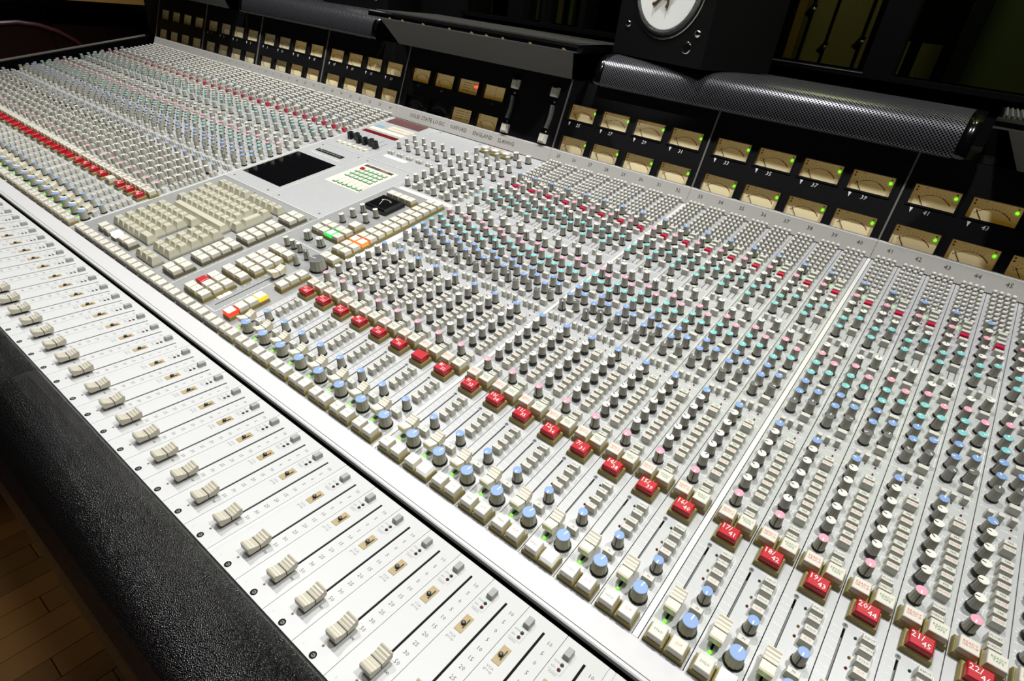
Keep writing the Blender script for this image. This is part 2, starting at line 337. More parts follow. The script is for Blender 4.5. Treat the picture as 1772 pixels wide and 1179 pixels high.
# ================================================================== console body
body = thing('mixing_console_body', 'long black mixing console body with leather armrest and white trim', 'mixing console', P(0, 0, FZ))
OFF = (0, 0, -FZ)
def body_part(name, mb, **k): return put(name, mb, body, OFF)
prof = [(0.46, -0.35), (0.45, 0.0), (0.36, 0.12), (0.1, 0.16), (-0.25, 0.12), (-0.65, -0.02), (-1.05, -0.3), (-1.38, -0.7), (-1.6, -1.15), (-1.7, -1.6), (-1.66, -2.0), (-1.5, -2.3), (0.46, -2.3)]
for a, b_ in ((-52, -1.45), (-1.42, 30)):
    mb = MB(); mb.prism(prof, a, b_, 'leather', smooth=True); body_part('armrest', mb)
mb = MB(); mb.box(-52, 30, -1.42, -0.9, -2.75, -2.28, 'wood_trim'); body_part('wood_edging', mb)
mb = MB(); mb.box(-50, 29, -0.9, 26, -3.4, -0.75, 'black_matte'); mb.prism([(4.2, -3), (4.2, -0.42), (Y0+.3*math.cos(AL)+.1, -0.4), (24.1, 3.15), (26, 3.2), (26, -3)], -49.2, 28, 'black_matte'); body_part('chassis', mb)
for x in (-44, -20, 4, 26):
    mb = MB(); mb.box(x, x+1.6, 3, 22, FZ, -3.4, 'black_matte'); body_part('pedestal', mb)
mb = MB()
mb.box(-49, 28, 4.50, 4.508, 0.0, 0.108, 'print_line'); mb.prism([(4.40, -0.05), (4.40, 0.06), (4.43, 0.085), (Y0+0.375*math.cos(AL), ZH+0.375*math.sin(AL)+0.02), (Y0+0.375*math.cos(AL), -0.05)], -49, 28, 'trim_white'); body_part('white_trim', mb)
mb = MB(); mb.box(-47.6, -47.3, 4.2, 25, -1, 0.25, 'black_matte')
mb.prism([(4.4, -1), (4.4, 0.5), (24.2, 4.3), (24.9, 4.6), (25.4, 3.4), (25.4, -1)], -46.55, -46.2, 'frame_black')
mb.prism([(4.4, 0.5), (4.4, 0.62), (24.2, 4.42), (24.2, 4.3)], -46.6, -46.45, 'silver'); body_part('end_cheek', mb)
mb = MB(); mb.box(-50, 28, 26.15, 31.6, 3.2, 7.82, 'black_matte'); body_part('bridge_box', mb)
# silver bars between groups of eight strips
for x in [XC(25+8*k)-GAP for k in range(0, 3)] + [XC(25-8*k) - GAP if k == 0 else XC(24-8*k+1)-GAP for k in range(1, 4)]:
    mb = MB(); mb.box(0.01 if abs(x+GAP) > 1e-6 else GAP-0.026, GAP-0.01 if abs(x+GAP) > 1e-6 else GAP+0.005, S0, S1, -0.1, 0.012, 'divider')
    o = put('divider_bar', mb, body); o.location = tuple(on_panel(x, 0, 0)-body.location); o.rotation_euler = PROT
mb = MB(); mb.box(0, 0.06, S0, S1, -0.1, 0.02, 'divider'); o = put('divider_bar', mb, body); o.location = tuple(on_panel(-WC+0.0, 0, 0)-body.location); o.rotation_euler = PROT

# ================================================================== shared control meshes
BODYN = 24
def knob_body(rb, rt, h, aux=False, line=True):
    b_ = MB()
    if aux: b_.lathe([(rb*0.86, 0), (rb*1.04, 0.02), (rb*1.08, 0.07), (rb*0.8, 0.13), (rb*0.8, 0.16)], 16, 'black_plastic', smooth=True); z = 0.14
    else: b_.lathe([(rb*1.12, 0), (rb*1.12, 0.02), (rb*1.02, 0.045)], 20, 'black_plastic', smooth=True); z = 0.03
    b_.lathe([(rb*0.6, z), (rb, z), (rb*0.98, z+0.03), (rt, h-0.035), (rt*0.98, h-0.02)], BODYN, ['black_plastic', 'black_plastic' if not aux else 'knob_body', 'knob_body', 'knob_body'], flute=0.05, top='knob_body')
    wd = 0.022; n = []
    r0, r1 = rb*1.012, rt*1.02
    b_.add([(-wd/2, r0, z+0.03), (wd/2, r0, z+0.03), (wd/2, r1, h-0.02), (-wd/2, r1, h-0.02)], [(0, 1, 2, 3)], 'black_line')
    return b_
def knob_cap(r, h, col, pt):
    b_ = MB(); b_.lathe([(r*0.98, h-0.02), (r*1.02, h-0.012), (r*1.02, h-0.004), (r*0.93, h)], BODYN, [('pointer' if col in ('cap_blue', 'cap_teal', 'cap_pink', 'cap_grey') else col)]*2+[col], top=col, smooth=False)
    b_.box(-0.012, 0.012, 0.015, r*0.93, h-0.01, h+0.004, pt); return b_
KD = {}
def knob_meshes(kind, col):
    if (kind, col) in KD: return KD[(kind, col)]
    rb, rt, h = {'std': (0.135, 0.112, 0.42), 'aux': (0.128, 0.108, 0.45), 'big': (0.19, 0.158, 0.42), 'mid': (0.17, 0.145, 0.42), 'huge': (0.33, 0.28, 0.5), 'thin': (0.12, 0.1, 0.42)}[kind]
    k0 = ('b', kind)
    if k0 not in KD: KD[k0] = knob_body(rb, rt, h, kind == 'aux').mesh('knob_body')
    c = knob_cap(rt, h, 'cap_'+col, 'pointer' if col in ('blue', 'pink', 'teal', 'grey') else 'black_line').mesh('knob_cap')
    KD[(kind, col)] = (KD[k0], c)
    return KD[(kind, col)]
JOIN = {}
def add_knob(parent, x, s, kind='std', col='white', rz=None, sub=True):
    a, c = knob_meshes(kind, col)
    if rz is None: rz = random.uniform(-2.3, 2.3)
    o = put('rotary_knob', a, parent, (x, s, 0), rz)
    put('knob_cap', c, o)
    return o
BT = {}
def button_mesh(wx, wy, h, col='button_cream', txt=None, tcol='print_dark', ts=0.07):
    k = (wx, wy, h, col, txt, tcol)
    if k not in BT:
        b_ = MB(); a, c = wx/2, wy/2
        b_.rings([(0, -a, a, -c, c), (h-0.02, -a*0.94, a*0.94, -c*0.94, c*0.94), (h, -a*0.88, a*0.88, -c*0.86, c*0.86)], col)
        if txt: b_.text(txt, ts, 0, 0, h+0.002, tcol)
        BT[k] = b_.mesh('push_button')
    return BT[k]
def add_button(parent, x, s, wx=0.27, wy=0.155, h=0.22, **k): return put('push_button', button_mesh(wx, wy, h, **k), parent, (x, s, 0))
def key_base_mesh(wx, wy, h=0.15, col='key_base'):
    k = ('kb', wx, wy, h, col)
    if k not in BT:
        b_ = MB(); a, c = wx/2, wy/2; b_.rings([(0, -a, a, -c, c), (h-0.03, -a*0.97, a*0.97, -c*0.97, c*0.97), (h, -a*0.90, a*0.90, -c*0.90, c*0.90)], col); BT[k] = b_.mesh('key_base')
    return BT[k]
def key_cap_mesh(wx, wy, h0, h1, col, txt=None, tcol='print_dark', ts=0.1, edge=None):
    k = ('kc', wx, wy, h0, h1, col, txt, tcol, ts, edge)
    if k not in BT:
        b_ = MB(); a, c = wx/2, wy/2
        b_.rings([(h0, -a, a, -c, c), (h1-0.035, -a*0.97, a*0.97, -c*0.97, c*0.97), (h1-0.01, -a*0.93, a*0.93, -c*0.93, c*0.93), (h1, -a*0.85, a*0.85, -c*0.85, c*0.85)], edge or col, top=col)
        if txt and '/' in txt: p_, q_ = txt.split('/'); b_.text(p_+'/', ts, -0.09, 0.055, h1+0.003, tcol); b_.text(q_, ts*0.9, 0.085, -0.06, h1+0.003, tcol)
        elif txt: b_.text(txt, ts, 0, 0, h1+0.003, tcol)
        BT[k] = b_.mesh('key_cap')
    return BT[k]
def add_key(parent, x, s, bw=0.46, bl=0.46, cw=0.38, cl=0.36, col='key_cream', txt=None, tcol='print_dark', ts=0.1, bcol='key_base', h=0.33, name='illuminated_key', edge=None, part_label=None):
    o = put(name, key_base_mesh(bw, bl, h*0.45, bcol), parent, (x, s, 0))
    put('key_cap', key_cap_mesh(cw, cl, h*0.4, h, col, txt, tcol, ts, edge), o)
    if part_label: o['label'] = part_label
    return o
def led(parent, x, s, col, r=0.032):
    k = ('led', col, r)
    if k not in BT: b_ = MB(); b_.lathe([(r, 0), (r, 0.02), (r*0.7, 0.04), (r*0.3, 0.05)], 10, col, top=col, smooth=True); BT[k] = b_.mesh('indicator_light')
    return put('indicator_light', BT[k], parent, (x, s, 0))
def fader_cap_mesh(wd, ln, h, col, base='black_plastic'):
    n = 16; top = []
    for i in range(n+1):
        t = -1+2*i/n; z = h*(0.72+0.28*abs(t)**1.6)
        if abs(t) < 0.98 and i not in (0, n): z += (0.012 if i % 2 else 0)
        top.append((t*ln/2, z))
    top[0] = (-ln/2, h*0.92); top[-1] = (ln/2, h*0.92)
    b_ = MB(); pr = [(-ln/2*0.84, 0.10), (-ln/2*0.98, h*0.45)] + top + [(ln/2*0.98, h*0.45), (ln/2*0.84, 0.10)]
    b_.prism(pr, -wd/2, wd/2, col)
    # centre line over the cap and down its side
    b_.box(-wd/2-0.003, wd/2+0.003, -0.009, 0.009, h*0.35, h*0.72+0.012, 'black_line')
    b_.box(-0.03, 0.03, -ln*0.3, ln*0.3, -0.03, 0.12, base)
    return b_.mesh('fader_cap')
ROUTE = MB()
for k in range(4):
    for r_ in range(9):
        if k == 0 and r_ == 0: continue
        x, s = 0.195+0.2*k, 16.98+0.342*r_
        ROUTE.lathe([(0.05, 0), (0.066, 0.03), (0.072, 0.15), (0.074, 0.19), (0.058, 0.235), (0.03, 0.25)], 8, ['knob_body', 'knob_body', 'knob_body', 'cap_white', 'cap_white'], x, s, top='cap_white', smooth=True)
        ROUTE.disc(x+0.075, s-0.12, 0.022, 0.004, 'led_red_off', 6)
ROUTE = ROUTE.mesh('routing_buttons')

# channel strip layout (measured in channel units)
KNOBS = [(0.27, 16.91, 'std', 'blue'), (0.27, 16.38, 'std', 'white'), (0.27, 15.86, 'std', 'pink'), (0.26, 15.27, 'std', 'white'), (0.26, 14.68, 'std', 'white'), (0.27, 14.12, 'std', 'teal'), (0.27, 13.55, 'std', 'teal'),
         (0.26, 12.25, 'std', 'white'), (0.26, 11.70, 'std', 'pink'), (0.26, 11.12, 'std', 'teal'), (0.26, 10.56, 'std', 'teal'), (0.26, 10.04, 'std', 'blue'), (0.26, 9.49, 'std', 'blue'), (0.26, 8.98, 'std', 'grey'),
         (0.25, 7.81, 'std', 'blue'), (0.26, 7.40, 'aux', 'white'), (0.26, 6.91, 'aux', 'white'), (0.26, 6.41, 'aux', 'white'), (0.26, 5.91, 'aux', 'white'), (0.26, 5.42, 'aux', 'white'), (0.27, 4.85, 'std', 'pink'),
         (0.71, 14.97, 'std', 'white'), (0.71, 14.43, 'std', 'teal'), (0.72, 12.55, 'std', 'white'), (0.71, 11.40, 'std', 'pink'), (0.71, 10.84, 'std', 'teal'), (0.70, 9.77, 'std', 'blue'), (0.70, 9.22, 'std', 'grey'),
         (0.72, 1.99, 'std', 'blue'), (0.71, 1.18, 'big', 'blue')]
BTN = [(0.70, 16.83, None, None), (0.70, 16.50, None, None), (0.70, 16.22, None, None), (0.70, 15.97, 'R', None), (0.70, 15.68, None, None), (0.70, 13.93, None, None), (0.70, 12.09, None, None), (0.70, 10.33, None, None), (0.70, 8.82, None, None)]
for y in (7.56, 6.95, 6.46, 5.96, 5.48): BTN += [(0.70, y, None, 'PRE'), (0.70, y-(0.19 if y > 7 else 0.225), None, 'MUTE')]
BTN += [(0.69, 4.83, None, 'FLOAT'), (0.69, 4.59, None, 'DIRECT'), (0.70, 3.19, None, 'INPUT'), (0.70, 2.94, None, 'OUTPUT'), (0.71, 2.66, None, 'SOLO'), (0.71, 2.40, None, 'CUT'), (0.70, 1.61, None, 'IN')]
SQB = [(0.23, 13.01), (0.48, 13.03), (0.24, 8.33), (0.46, 8.36), (0.72, 8.39)]
def printing():
    b_ = MB(); z = 0.003
    for x, s, kd, col in KNOBS:
        r0 = {'std': 0.175, 'aux': 0.17, 'big': 0.235}[kd]
        for k in range(11):
            a = math.radians(-60+30*k); r1 = r0+0.03
            b_.line(x+r0*math.cos(a), s+r0*math.sin(a), x+r1*math.cos(a), s+r1*math.sin(a), 0.016, z, 'print_white')
    for y, t in zip((3.20, 3.02, 2.86, 2.68, 2.46, 2.22, 2.02, 1.86, 1.72, 1.58), ('10', '5', '0', '5', '10', '20', '30', '40', '60', '00')):
        b_.line(0.12, y, 0.235, y, 0.012, z, 'print_white'); b_.text(t, 0.075, 0.08, y+0.01, z, 'print_white')
    for k in range(5):          # brackets between send pots and their buttons
        y = 7.42-0.493*k; b_.line(0.48, y+.1, 0.48, y-.1, 0.01, z, 'print_white'); b_.line(0.48, y+.1, 0.55, y+.1, 0.01, z, 'print_white'); b_.line(0.48, y-.1, 0.55, y-.1, 0.01, z, 'print_white')
    for y in (17.0, 15.45, 13.3, 12.75, 8.62, 7.75, 5.15):
        b_.line(0.06, y, 0.5, y, 0.012, z, 'print_white'); b_.line(0.5, y, 0.94, y-0.03, 0.012, z, 'print_white')
    b_.line(0.94, 12.8, 0.94, 15.4, 0.01, z, 'print_white'); b_.line(0.94, 9.2, 0.94, 11.6, 0.01, z, 'print_white'); b_.line(0.37, 14.3, 0.58, 14.6, 0.01, z, 'print_white'); b_.line(0.37, 11.5, 0.58, 11.1, 0.01, z, 'print_white'); b_.line(0.35, 7.95, 0.5, 7.6, 0.01, z, 'print_white')
    for x0, x1, y0, y1 in ((0.56, 0.9, 3.34, 3.34), (0.9, 0.9, 3.34, 2.82), (0.9, 0.56, 2.82, 2.82)): b_.line(x0, y0, x1, y1, 0.01, z, 'print_white')
    b_.text('CHANNEL', 0.07, 0.62, 3.42, z, 'print_white'); b_.text('IN ROUTING', 0.06, 0.24, 0.93, z, 'print_white'); b_.text('C', 0.09, 0.52, 2.06, z, 'print_white'); b_.text('F', 0.08, 0.9, 1.95, z, 'print_white'); b_.text('B', 0.08, 0.9, 1.8, z, 'print_white'); b_.text('G', 0.09, 0.09, 4.95, z, 'print_white')
    b_.text('OVERLOAD', 0.07, 0.72, 8.08, z, 'print_white'); b_.text('STEREO', 0.06, 0.11, 7.6, z, 'print_white'); b_.text('CUE', 0.07, 0.07, 7.95, z, 'print_white'); b_.text('R', 0.08, 0.93, 0.92, z, 'print_white')
    for y, t in ((14.1, 'HF'), (11.7, 'HF'), (11.1, 'HMF'), (9.8, 'LMF'), (9.0, 'LF')): b_.text(t, 0.07, 0.08, y+0.2, z, 'print_white')
    return b_.mesh('panel_lettering')
LETTER = printing()
STRIP_PLATE = None
def strip_plate():
    b_ = MB(); g = 0.010; mt = 'panel_grey'
    for x0, x1, y0, y1 in ((g, 1-g, S0, 1.12), (g, 0.245, 1.12, 3.27), (0.295, 1-g, 1.12, 3.27), (g, 1-g, 3.27, S1)): b_.box(x0, x1, y0, y1, -0.08, 0, mt)
    b_.lathe([(0.055, 0), (0.055, 0.006), (0.022, 0.008)], 12, 'cap_grey', 0.265, 3.34, top='black_plastic')
    return b_.mesh('face_panel')
STRIP_PLATE = strip_plate()
b_ = MB(); b_.box(0.245, 0.295, 1.12, 3.27, -0.3, -0.10, 'black_matte'); b_.box(0.255, 0.285, 1.9, 3.05, -0.12, -0.05, 'cap_grey'); MINI_SLOT = b_.mesh('fader_slot')
MINI_CAP = fader_cap_mesh(0.28, 0.58, 0.40, 'fader_cap_cream')
b_ = MB()
for k in range(6): b_.lathe([(0.018, 0), (0.014, 0.03)], 6, 'led_green_off', 0.635, 13.44+0.09*k, top='led_green_off')
for k in range(6): b_.lathe([(0.018, 0), (0.014, 0.03)], 6, 'led_yellow_off' if k < 3 else 'led_red_off', 0.815, 13.44+0.09*k, top='led_yellow_off' if k < 3 else 'led_red_off')
for k in range(5): b_.quad(0.68, 0.77, 13.48+0.09*k, 13.49+0.09*k, 0.003, 'print_white')
LEDBAR = b_.mesh('level_lights')
RED_TXT = {}
for c in range(25, 49): RED_TXT[c] = '%d/%d' % (c-24, c)
RED_TXT[37] = '7/31'; RED_TXT[31] = None
ALLBTN = None
def joined_buttons():
    b_ = MB()
    for x, s, kd, t in BTN:
        a, c, h = 0.135, 0.078, 0.22; col = 'button_red' if kd == 'R' else 'button_cream'
        b_.rings([(0, x-a, x+a, s-c, s+c), (h-0.02, x-a*.94, x+a*.94, s-c*.94, s+c*.94), (h, x-a*.88, x+a*.88, s-c*.86, s+c*.86)], col)
    for x, s in SQB: a, h = 0.07, 0.22; b_.rings([(0, x-a, x+a, s-a, s+a), (h, x-a*.9, x+a*.9, s-a*.9, s+a*.9)], 'button_cream')
    return b_.mesh('push_buttons')
JBTN = joined_buttons()
def channel_strip(c, label, full, red='key_red', redtext=None):
    t = thing('channel_strip', label, 'mixer strip', on_panel(XC(c)), PROT, 'channel strips of the mixing console')
    put('face_panel', STRIP_PLATE, t)
    o = put('panel_lettering', LETTER, t)
    o = put('routing_buttons', ROUTE, t); o['kind'] = 'stuff'
    for x, s, kd, col in KNOBS:
        rz = None
        if kd == 'big': rz = -0.15+random.uniform(-.1, .1)
        elif s == 1.99: rz = random.uniform(-.1, .1)+math.pi
        elif kd == 'aux': rz = 1.3+random.uniform(-.5, .5) if random.random() < .8 else random.uniform(-2.3, 2.3)
        elif s == 4.85: rz = math.pi+random.uniform(-.2, .2)
        elif random.random() < .5: rz = random.choice((0.0, 0.0, -2.4))
        add_knob(t, x, s, kd, col, rz)
    if full:
        for x, s, kd, tx in BTN:
            add_button(t, x, s, col='button_red' if kd == 'R' else 'button_cream', txt=tx, tcol='print_red' if tx in ('MUTE', 'CUT') else 'print_dark', ts=0.07)
        for x, s in SQB: add_button(t, x, s, 0.14, 0.14, 0.22)
    else:
        o = put('push_buttons', JBTN, t); o['kind'] = 'stuff'
    o = put('level_lights', LEDBAR, t); o['kind'] = 'stuff'
    add_key(t, 0.265, 4.24, 0.46, 0.46, 0.37, 0.35, 'key_cream', 'READY\nGROUP' if full else None, 'print_red', 0.085)
    add_key(t, 0.735, 4.24, 0.46, 0.46, 0.37, 0.35, 'key_cream', 'READY\nTAPE' if full else None, 'print_green', 0.085)
    add_key(t, 0.505, 3.74, 0.58, 0.50, 0.46, 0.36, red, redtext, 'print_white', 0.19, part_label='red key' if red == 'key_red' else None)
    add_key(t, 0.285, 0.63, 0.44, 0.42, 0.34, 0.33, 'key_cream', 'SOLO' if full else None, 'print_dark', 0.075)
    lit = c in (34, 38, 42)
    add_key(t, 0.73, 0.63, 0.44, 0.42, 0.34, 0.33, 'lit_soft' if lit else 'key_cream', 'CUT' if full else None, 'print_red', 0.075)
    put('fader_slot', MINI_SLOT, t)
    put('fader_cap', MINI_CAP, t, (0.27, 1.45+random.uniform(-.02, .02), 0))
    led(t, 0.27, 1.05, 'led_green', 0.034)
    for x, s, col in ((0.50, 3.18, 'led_green_off'), (0.50, 2.70, 'led_yellow_off'), (0.50, 2.45, 'led_red_off'), (0.46, 16.62, 'led_green' if c >= 33 else 'led_green_off'), (0.45, 16.08, 'led_red_off'), (0.49, 8.20, 'led_yellow_off'), (0.745, 8.20, 'led_red'), (0.74, 7.93, 'led_red_off')):
        if col == 'led_red': col = 'led_red_off'
        led(t, x, s, col, 0.03 if s < 5 else 0.024)
    return t
for c in range(25, 49):
    tx = RED_TXT[c]
    lb = 'near-bank channel strip with red key reading %s, %s from the master section' % (tx, ORD[c-24]) if tx else 'near-bank channel strip whose red key is blank, seventh from the master section'
    channel_strip(c, lb, True, redtext=tx)
for k in range(1, 33):
    c = 25-k
    lb = 'grey channel strip of knobs in the far bank, %s from the keyboard section' % ORD[k]
    if c == 21: lb = 'grey channel strip in the far bank with a cream key among red ones'
    channel_strip(c, lb, k <= 8, red='key_cream' if c == 21 else 'key_red', redtext=('%d/%d' % (c, c+24) if 0 < c and k <= 8 and c != 21 else None))

# ------------------------------------------------------------------ long-throw fader modules
def fader_parts():
    b_ = MB(); g = 0.006
    for x0, x1, y0, y1 in ((g, 1-g, 0.47, 1.25), (g, 0.557, 1.25, 3.97), (0.613, 1-g, 1.25, 3.97), (g, 1-g, 3.97, 4.26)): b_.box(x0, x1, y0, y1, -0.12, 0, 'fader_white')
    panel = b_.mesh('face_panel')
    b_ = MB(); b_.box(0.557, 0.613, 1.25, 3.97, -0.4, -0.03, 'black_matte'); slot = b_.mesh('fader_slot')
    b_ = MB(); z = 0.0025
    for t, y in zip(('10', '5', '0', '5', '10', '15', '20', '25', '30', '50', '∞'), (3.84, 3.58, 3.32, 3.06, 2.81, 2.55, 2.30, 2.04, 1.78, 1.54, 1.28)):
        b_.text(t, 0.13 if t != '∞' else 0.12, 0.81, y, z, 'print_line' if t != '∞' else 'print_dark', sx=1)
    b_.text('VCA\ngroup', 0.085, 0.21, 2.63, z, 'print_grey'); b_.text('trim', 0.08, 0.13, 3.66, z, 'print_grey'); b_.text('abs', 0.08, 0.12, 3.53, z, 'print_grey'); b_.text('status', 0.08, 0.18, 3.40, z, 'print_grey')
    b_.text('S', 0.06, 0.2, 0.6, z, 'print_grey')
    for q in ((0.34, 3.86, 0.34, 3.44), (0.34, 3.44, 0.05, 3.44)): b_.line(*q, 0.006, z, 'print_grey')
    b_.disc(0.52, 0.82, 0.035, z, 'vca_tan', 12); b_.disc(0.525, 0.815, 0.02, z*1.5, 'print_dark', 10)
    letter = b_.mesh('panel_lettering')
    b_ = MB(); b_.lathe([(0.028, 0), (0.028, 0.006), (0.02, 0.008)], 10, 'black_plastic'); ledm = {}
    for col in ('led_green_off', 'led_red_off'):
        b_ = MB(); b_.lathe([(0.042, 0), (0.04, 0.012), (0.026, 0.012)], 12, 'black_plastic'); b_.lathe([(0.026, 0), (0.024, 0.02), (0.012, 0.03)], 10, col, top=col, smooth=True); ledm[col] = b_.mesh('indicator_light')
    b_ = MB(); b_.box(-0.095, 0.095, -0.21, 0.21, -0.02, 0.012, 'vca_tan')
    sw = b_.mesh('group_switch')
    b_ = MB(); b_.lathe([(0.02, 0.0), (0.05, 0.01), (0.05, 0.06), (0.03, 0.07)], 12, 'black_plastic', -0.01, -0.01, top='cap_grey'); b_.box(0.035, 0.055, -0.10, 0.14, 0.0, 0.03, 'black_plastic'); wheel = b_.mesh('thumbwheel')
    stb = button_mesh(0.15, 0.24, 0.13, col='status_grey')
    b_ = MB(); b_.disc(0, 0, 0.078, 0.003, 'black_matte', 14); b_.lathe([(0.045, 0.003), (0.045, 0.012), (0.03, 0.016)], 10, 'cap_grey', 0.01, 0.0, top='cap_grey'); b_.box(-0.025, 0.035, -0.008, 0.008, 0.014, 0.018, 'black_matte'); screw = b_.mesh('fixing_screw')
    cap = fader_cap_mesh(0.30, 0.56, 0.30, 'fader_cap')
    return panel, slot, letter, ledm, sw, wheel, stb, screw, cap
FP = fader_parts()
b_ = MB(); b_.box(0, GAP, 0.47, 4.26, -0.12, -0.006, 'fader_white'); b_.box(0.045, GAP-0.045, 0.47, 4.26, -0.02, -0.002, 'trim_white'); FGAP = b_.mesh('joint_strip')
def fader_module(c):
    if c >= 25:
        tx = RED_TXT[c]; lb = 'white long-fader strip in line with %s, %s past the master section' % ('red key %s' % tx if tx else 'the blank red key', ORD[c-24])
    elif c >= 13: lb = 'white long-fader strip in front of the keyboard section, %s from its near end' % ORD[25-c]
    else: lb = 'white long-fader strip beyond the keyboard section, %s past it' % ORD[13-c]
    t = thing('fader_strip', lb, 'fader strip', P(XFD(c), 0, 0), group='long-throw fader strips along the armrest')
    panel, slot, letter, ledm, sw, wheel, stb, screw, cap = FP
    put('face_panel', panel, t); put('fader_slot', slot, t); put('panel_lettering', letter, t)
    put('fader_cap', cap, t, (0.585, 1.22+random.uniform(-.015, .015), 0))
    put('status_button', stb, t, (0.235, 3.90, 0), 0)
    put('indicator_light', ledm['led_green_off'], t, (0.25, 3.65, 0)); put('indicator_light', ledm['led_red_off'], t, (0.25, 3.53, 0))
    o = put('group_switch', sw, t, (0.225, 3.0, 0)); put('thumbwheel', wheel, o)
    put('fixing_screw', screw, t, (0.53, 0.575, 0))
    return t
for c in range(-3, 45): fader_module(c)
for k in range(-3, 3):
    o = put('joint_strip', FGAP, body); o.location = tuple(P(XFD(25+8*k)-GAP, 0, 0) - body.location)

# ------------------------------------------------------------------ header rail with channel numbers
HY = 24.12; HZ0 = 3.74; HZ1 = 4.44; HL = 0.24
def header(x0, x1, label, nums, txts=()):
    t = thing('header_rail', label, 'rail', P(x0, HY, HZ0), group='number rails behind the channel strips')
    w_ = x1-x0; b_ = MB(); b_.prism([(0, 0), (HL-0.01, HZ1-HZ0-0.03), (HL+0.03, HZ1-HZ0), (HL+0.12, HZ1-HZ0), (0.14, 0)], 0.008, w_-0.008, 'header_grey'); b_.box(0.008, w_-0.008, HL+0.02, HL+0.11, HZ1-HZ0, HZ1-HZ0+0.01, 'trim_white'); put('rail', b_, t)
    for n, x in nums:
        b_ = MB(); b_.text(n, 0.24, 0, 0, 0, 'print_line'); o = put('numeral', b_, t, (x-x0, 0.44*HL/0.7-0.008, 0.44)); o.rotation_euler = (math.pi/2-math.atan(HL/0.7), 0, 0)
    for s_, x, size in txts:
        b_ = MB(); b_.text(s_, size, 0, 0, 0, 'print_line'); o = put('lettering', b_, t, (x-x0, 0.36*HL/0.7-0.008, 0.36)); o.rotation_euler = (math.pi/2-math.atan(HL/0.7), 0, 0)
for k in range(3):
    c0 = 25+8*k; header(XC(c0)-GAP/2, XC(c0)+8+GAP/2, 'pale number rail lettered %d to %d, %s section from the master section' % (c0, c0+7, ORD[k+1]), [(str(c), XC(c)+0.505) for c in range(c0, c0+8)])
for k in range(4):
    c0 = 17-8*k; lb = ['pale number rail of the far bank, section beside the centre', 'pale number rail of the far bank, second section from the centre', 'pale number rail of the far bank, third section from the centre', 'shaded number rail at the far end of the console'][k]
    header(XC(c0)-GAP/2, XC(c0)+8+GAP/2, lb, [(str(c), XC(c)+0.505) for c in range(c0, c0+8) if c > 0])
header(-WC+GAP/2, -GAP/2, 'pale rail lettered SOLID STATE LOGIC OXFORD ENGLAND', [], [('SOLID STATE LOGIC  ·  OXFORD  ·  ENGLAND    SL4000G', -6.75, 0.33)])

# ================================================================== centre section
CX0, CX1 = -WC+0.08, -4.36
def module(label, x0, x1, s0, s1, name='control_module', col='panel_grey', cuts=None):
    t = thing(name, label, 'control panel', on_panel(x0, s0), PROT)
    b_ = MB(); b_.box(0.012, x1-x0-0.012, 0.01, s1-s0-0.01, -0.08, 0, col); put('face_panel', b_, t)
    t['_x'] = x0; t['_s'] = s0
    return t
def L(t, x, s): return x-t['_x'], s-t['_s']
def kb_mesh(wx, wy, h, txt=None, fsz=0.13):
    k = ('kbk', wx, wy, h, txt)
    if k not in BT:
        b_ = MB(); a, c = wx/2, wy/2; a2, c2 = a-0.09, c-0.09
        b_.rings([(0.02, -a, a, -c, c), (0.1, -a, a, -c, c), (h-0.03, -a2, a2, -c2+0.02, c2+0.02), (h, -a2+0.02, a2-0.02, -c2+0.035, c2)], 'kb_key')
        if txt: b_.text(txt, fsz, 0, 0.02, h+0.003, 'print_line')
        BT[k] = b_.mesh('keyboard_key')
    return BT[k]
def kkey(t, x, s, txt=None, wx=0.485, wy=0.47, h=0.36):
    lx, ls = L(t, x, s); return put('keyboard_key', kb_mesh(wx, wy, h, txt), t, (lx, ls, 0))
def ckey(t, x, s, **k):
    lx, ls = L(t, x, s)
    a = dict(bw=0.47, bl=0.46, cw=0.40, cl=0.38, h=0.3, bcol='key_base'); a.update(k)
    return add_key(t, lx, ls, **a)
def nudge(s): return s      # heights were already taken into account when measuring
kbm = module('grey keyboard section with beige typewriter keys and number pads', CX0, CX1, S0, 7.86, 'keyboard_module', 'panel_dark')
rows = [(4.97, -11.0, 'ZXCVBNM,./?'), (5.45, -10.83, 'ASDFGHJKL'), (5.91, -10.9, 'QWERTYUIO'), (6.38, -11.1, '1234567890-')]
for s, x0, ks in rows:
    for i, ch in enumerate(ks): kkey(kbm, x0+0.478*i, s, ch)
kkey(kbm, -6.22, 5.68, None, 0.485, 0.95)
lx, ls = L(kbm, -8.5, 4.47); put('space_bar', kb_mesh(4.2, 0.47, 0.34), kbm, (lx, ls, 0))
for i in range(5): kkey(kbm, -10.9+0.505*i, 7.03, 'F%d' % (i+1))
for i in range(5): kkey(kbm, -8.13+0.49*i, 7.03, 'F%d' % (i+6))
for j in range(5):
    n = 6 if j not in (0, 4) else 5
    for i in range(n): kkey(kbm, -10.94+0.492*i, 2.03+0.485*j, '+-*/=:'[(i+j) % 6])
for j in (0, 4): kkey(kbm, -8.32, 2.03+0.485*j, '...', 0.78, 0.47)
for j in range(5):
    for i in range(3): kkey(kbm, -7.2+0.465*i, 2.02+0.48*j, '7894561230.CEDX'[j*3+i])
for i in range(3): kkey(kbm, -7.23+0.485*i, 1.32, 'ABC'[i])
for i, x in enumerate((-10.87, -10.32, -9.60, -8.90, -8.37)):
    ckey(kbm, x, 1.33, bcol='key_base_grey', col='lit_white' if i == 2 else 'key_cream', part_label='white lit key' if i == 2 else None)
